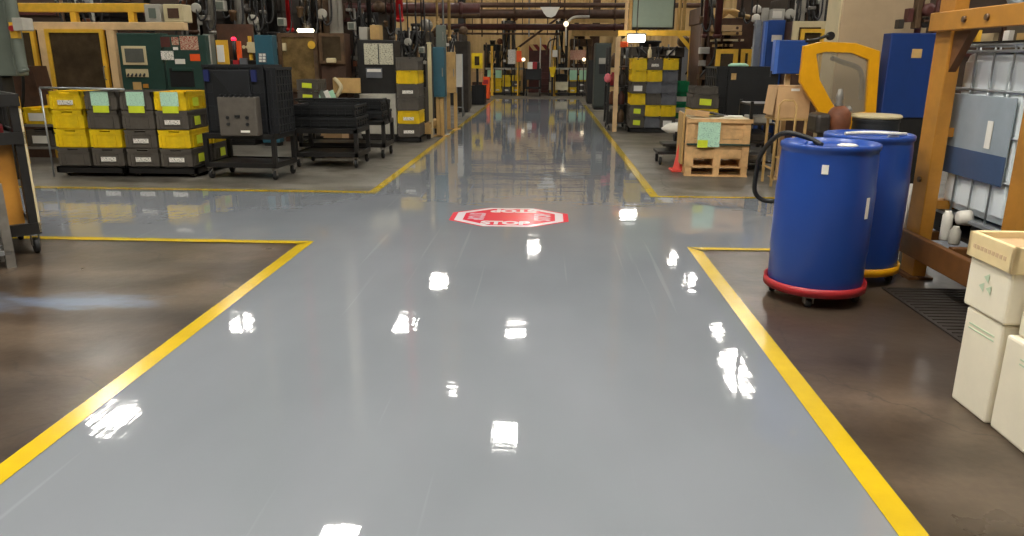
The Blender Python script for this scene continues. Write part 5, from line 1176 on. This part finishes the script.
# ------------------------------------------------------------------ overhead and background machinery
press('tall dark press behind the green cabinets at upper left', 183, 206, -14, 14.1, IRON, BLKM, seed=31, hoses=6)
press('black press with pale valve blocks behind the teal cabinet', 216, 246, -20, 15.7, OILY, BLKM, seed=33, hoses=7)
press('brown press right of the black one behind the teal cabinet', 256, 282, -20, 15.8, IRON, BRN, seed=35, hoses=6)
press('oily brown press behind the amber window enclosure', 296, 330, -12, 17.3, OILY, BLKM, seed=37, hoses=7)
press('black press above the diagram cabinet', 352, 378, 2, 18.3, BLKM, IRON, seed=39, hoses=6)
press('black press behind the narrow tote column', 398, 424, 22, 17.4, BLKM, IRON, seed=41, hoses=8)
press('black press beside the tall conduit left of the dark cabinet', 424, 436, 30, 19.2, IRON, BLKM, seed=43, hoses=4)
press('dark press behind the dark cabinet at far left', 446, 462, 28, 25, IRON, BLKM, seed=45, hoses=4)
press('dark press far behind the beige enclosure at upper right', 786, 826, -16, 16.5, IRON, BLKM, seed=47, hoses=6)
press('dark press right of the gantry behind the grey totes', 690, 702, 30, 19.5, GRYB, IRON, seed=49, hoses=3)
press('dark press behind the beam at the upper left corner', 60, 110, -14, 15, BLKM, BRN, seed=51, hoses=5)
for (px, m, r, Y, lb) in ((192, BRN, .07, 13.8, 'brown vertical pipe behind the notice covered cabinet'), (211, PALE, .05, 14, 'pale vertical pipe behind the narrow grey-green cabinet'), (240, WHM, .09, 14.6, 'thick pale vertical duct behind the yellow board'), (228, BLKM, .08, 14.2, 'black vertical post behind the yellow board'), (272, BLKM, .09, 14.4, 'black vertical post behind the teal cabinet'),
                         (289, REDP, .06, 15.2, 'bright red vertical pipe above the amber window enclosure'), (313, BLKM, .03, 14.8, 'thin black vertical pipe above the amber window enclosure'), (333, WHM, .08, 15.4, 'white vertical duct above the small enclosure'), (339.5, WHM, .06, 15.6, 'slimmer white vertical duct above the small enclosure'),
                         (369, BLKM, .05, 16.2, 'dark vertical pipe above the diagram cabinet'), (399.5, REDP, .075, 16.4, 'red vertical pipe left of the aisle behind the narrow totes'), (437, TAN, .025, 16.6, 'tan conduit rising above the small grey box, left'), (449, TAN, .035, 17.6, 'tan conduit rising from the tan sheet panel'), (443, GALV, .02, 17.2, 'thin pale conduit between the tan conduits'),
                         (719, MAR, .07, 15, 'maroon vertical pipe left of the yellow windows'), (706, MAR, .04, 15, 'slim maroon vertical pipe left of the thicker maroon one'), (802, WHM, .06, 15.4, 'white vertical duct behind the beige enclosure'), (822, WHM, .05, 15.2, 'slim white vertical duct beside the big beige machine'), (148, BLKM, .06, 13.6, 'black vertical pipe above the dark green screen cabinet')):
    a = at(px, 12, Y); zb = 1.9 if px not in (399.5, 289, 437, 443) else {399.5: at(399, 22, Y).z, 289: at(289, 32, Y).z, 437: at(437, 25, Y).z, 443: 1.9}[px]
    top = ZC; t = thing('vertical_pipe' if r < .055 or m in (REDP, MAR, BRN) else 'vertical_duct', lb, 'pipe', (a.x, Y, zb))
    (MB().cyl((a.x, Y, zb), (a.x, Y, top), r, 14)).build('run', m, t)
    for z in (zb+.02, zb+.9): MB().lathe((a.x, Y, z), [(r*1.3, 0), (r*1.3, .05)], 14).build('flange', m, t)
rn = random.Random(5)
def clutter(label, px, py, Y, k):
    a = at(px, py, Y); s = rn.uniform(.05, .1)
    nm, ms = (('pressure_gauge', PALE), ('solenoid_valve', STEEL), ('junction_box', PALE), ('filter_bowl', OILY), ('air_regulator', IRON))[k % 5]
    t = thing(nm, label, nm.replace('_', ' ').split()[-1], (a.x, Y, a.z))
    if k % 5 == 0: MB().lathe((a.x, Y, a.z), [(s, .03), (s, -.02), (s*.85, -.025), (s*.1, -.02)], 18, 'Y').build('dial', ms, t)
    elif k % 5 == 1: B(a.x-s, a.x+s, Y-.05, Y+.05, a.z-s*.5, a.z+s*.5).build('block', ms, t, .01); MB().lathe((a.x, Y, a.z+s*.5), [(s*.4, 0), (s*.4, s)], 14).build('coil', BLKM, t)
    elif k % 5 == 2: B(a.x-s, a.x+s, Y-.06, Y+.06, a.z-s, a.z+s).build('housing', ms, t, .012); B(a.x-s*.7, a.x+s*.7, Y-.07, Y-.058, a.z-s*.7, a.z+s*.7).build('cover', GRNL, t)
    elif k % 5 == 3: MB().lathe((a.x, Y, a.z-s), [(s*.3, 0), (s*.6, s*.3), (s*.6, s*1.4), (s*.7, s*1.5), (s*.7, s*2)], 16).build('bowl', ms, t)
    else: MB().lathe((a.x, Y, a.z-s), [(s*.7, 0), (s*.7, s), (s*.4, s*1.1), (s*.4, s*1.8)], 14).build('body', ms, t); 
    MB().cyl((a.x, Y+.02, a.z+s*.5), (a.x, Y+.02, ZC), .015, 6).build('drop_pipe', IRON, t)
    MB().tube([(a.x, Y, a.z), (a.x+.08, Y-.05, a.z-.2), (a.x+.18, Y, a.z-.05), (a.x+.16, Y+.05, a.z+.6)], .018, 6).build('hose', WIRE, t)
spots2 = [(196, 8, 13, 'above the notice covered cabinet, left'), (205, 18, 13.2, 'above the notice covered cabinet, right'), (221, 6, 13.6, 'above the yellow board'), (233, 16, 13.6, 'above the small red lamp'), (247, 8, 13.8, 'above the cream switch box'), (253, 20, 13.8, 'just over the cream switch box'), (263, 12, 14, 'above the teal cabinet'), (282, 22, 14.4, 'above the left corner of the amber window'),
          (300, 12, 14.4, 'high above the amber window'), (308, 24, 14.4, 'just above the amber window'), (322, 14, 14.6, 'above the small enclosure'), (349, 10, 15, 'left above the diagram cabinet'), (352, 26, 15, 'just left above the diagram cabinet'), (386, 24, 15.2, 'right above the diagram cabinet'), (392, 36, 15.2, 'at the right top corner of the diagram cabinet'),
          (408, 42, 15.9, 'just above the narrow tote column'), (416, 28, 16, 'high above the narrow tote column'), (422, 50, 15.9, 'right of the narrow tote column top'), (701, 20, 14.6, 'beside the dark red press column'), (742, 12, 15, 'above the pale bolted beam'), (790, 14, 14.4, 'above the beige enclosure, left'), (812, 8, 14.4, 'above the beige enclosure, right')]
for k, (px, py, Y, w_) in enumerate(spots2):
    clutter('%s hung on a pipe %s' % (('pale round gauge', 'steel valve block', 'pale junction box', 'oily brown filter bowl', 'dark regulator')[k % 5], w_), px, py, Y, k)
for a, b, c, d, m, lb in ((355, 27, 368, 40, PALE, 'grey-beige square box standing on the diagram cabinet, left'), (370.5, 25, 380, 40, TAN, 'tan narrow box standing on the diagram cabinet, right')):
    x0, x1, z0, z1 = R(a, b, c, d, 14.2); z0 = at(376.5, 40, 14.1).z+.003; x0 = max(x0, at(358.5, 40, 14.1).x); q = thing('junction_box', lb, 'box', ((x0+x1)/2, 14.3, z0)); B(x0, x1, 14.15, 14.45, z0, z1).build('housing', m, q, .012); B(x0+.05, x1-.05, 14.14, 14.15, z0+.04, z1-.04).build('cover', m, q)
a = at(305.5, 30.5, 14.3); t = thing('tube_lamp', 'glowing tube lamp just above the amber window enclosure', 'lamp', (a.x, 14.3, a.z)); MB().lathe((a.x, 14.3, a.z), [(.01, -.16), (.035, -.14), (.035, .14), (.01, .16)], 12, 'X').build('glowing_tube', mat('warm_tube_glow', (255, 240, 200), .4, var=0, emit=6), t); MB().cyl((a.x, 14.3, a.z+.03), (a.x, 14.3, ZC), .012, 6).build('hanging_rod', IRON, t)
for y, z, m, lb in ((12.9, 3.0, BRN, 'brown overhead steel beam crossing the left bay nearest'), (18.5, 3.4, MAR, 'maroon overhead steel beam crossing the left bay farther')):
    pass
# dark partition sheets that close the bays behind the machines
for x0, x1, y, h, lb in ((-14, -6.4, 17.2, 4.2, 'dark brown partition wall behind the left machines, nearer'), (-9.5, -4.0, 19.8, 4.6, 'dark brown partition wall behind the left machines, farther'), (4.6, 11, 19.4, 4.6, 'dark brown partition wall behind the right machines')):
    t = thing('partition_wall', lb, 'partition', ((x0+x1)/2, y, 0)); B(x0, x1, y, y+.06, 0, h).build('sheet', mat('partition_sheet', (74, 58, 46), .7, var=.3, scale=2), t)
    n = int((x1-x0)/1.4)
    for i in range(n+1): xx = x0+(x1-x0)*i/n; B(xx-.04, xx+.04, y-.06, y, 0, h).build('stud', BRN, t)
    for z in (1.6, 2.4, 3.1): B(x0, x1, y-.07, y-.0, z, z+.09).build('rail', MAR, t)
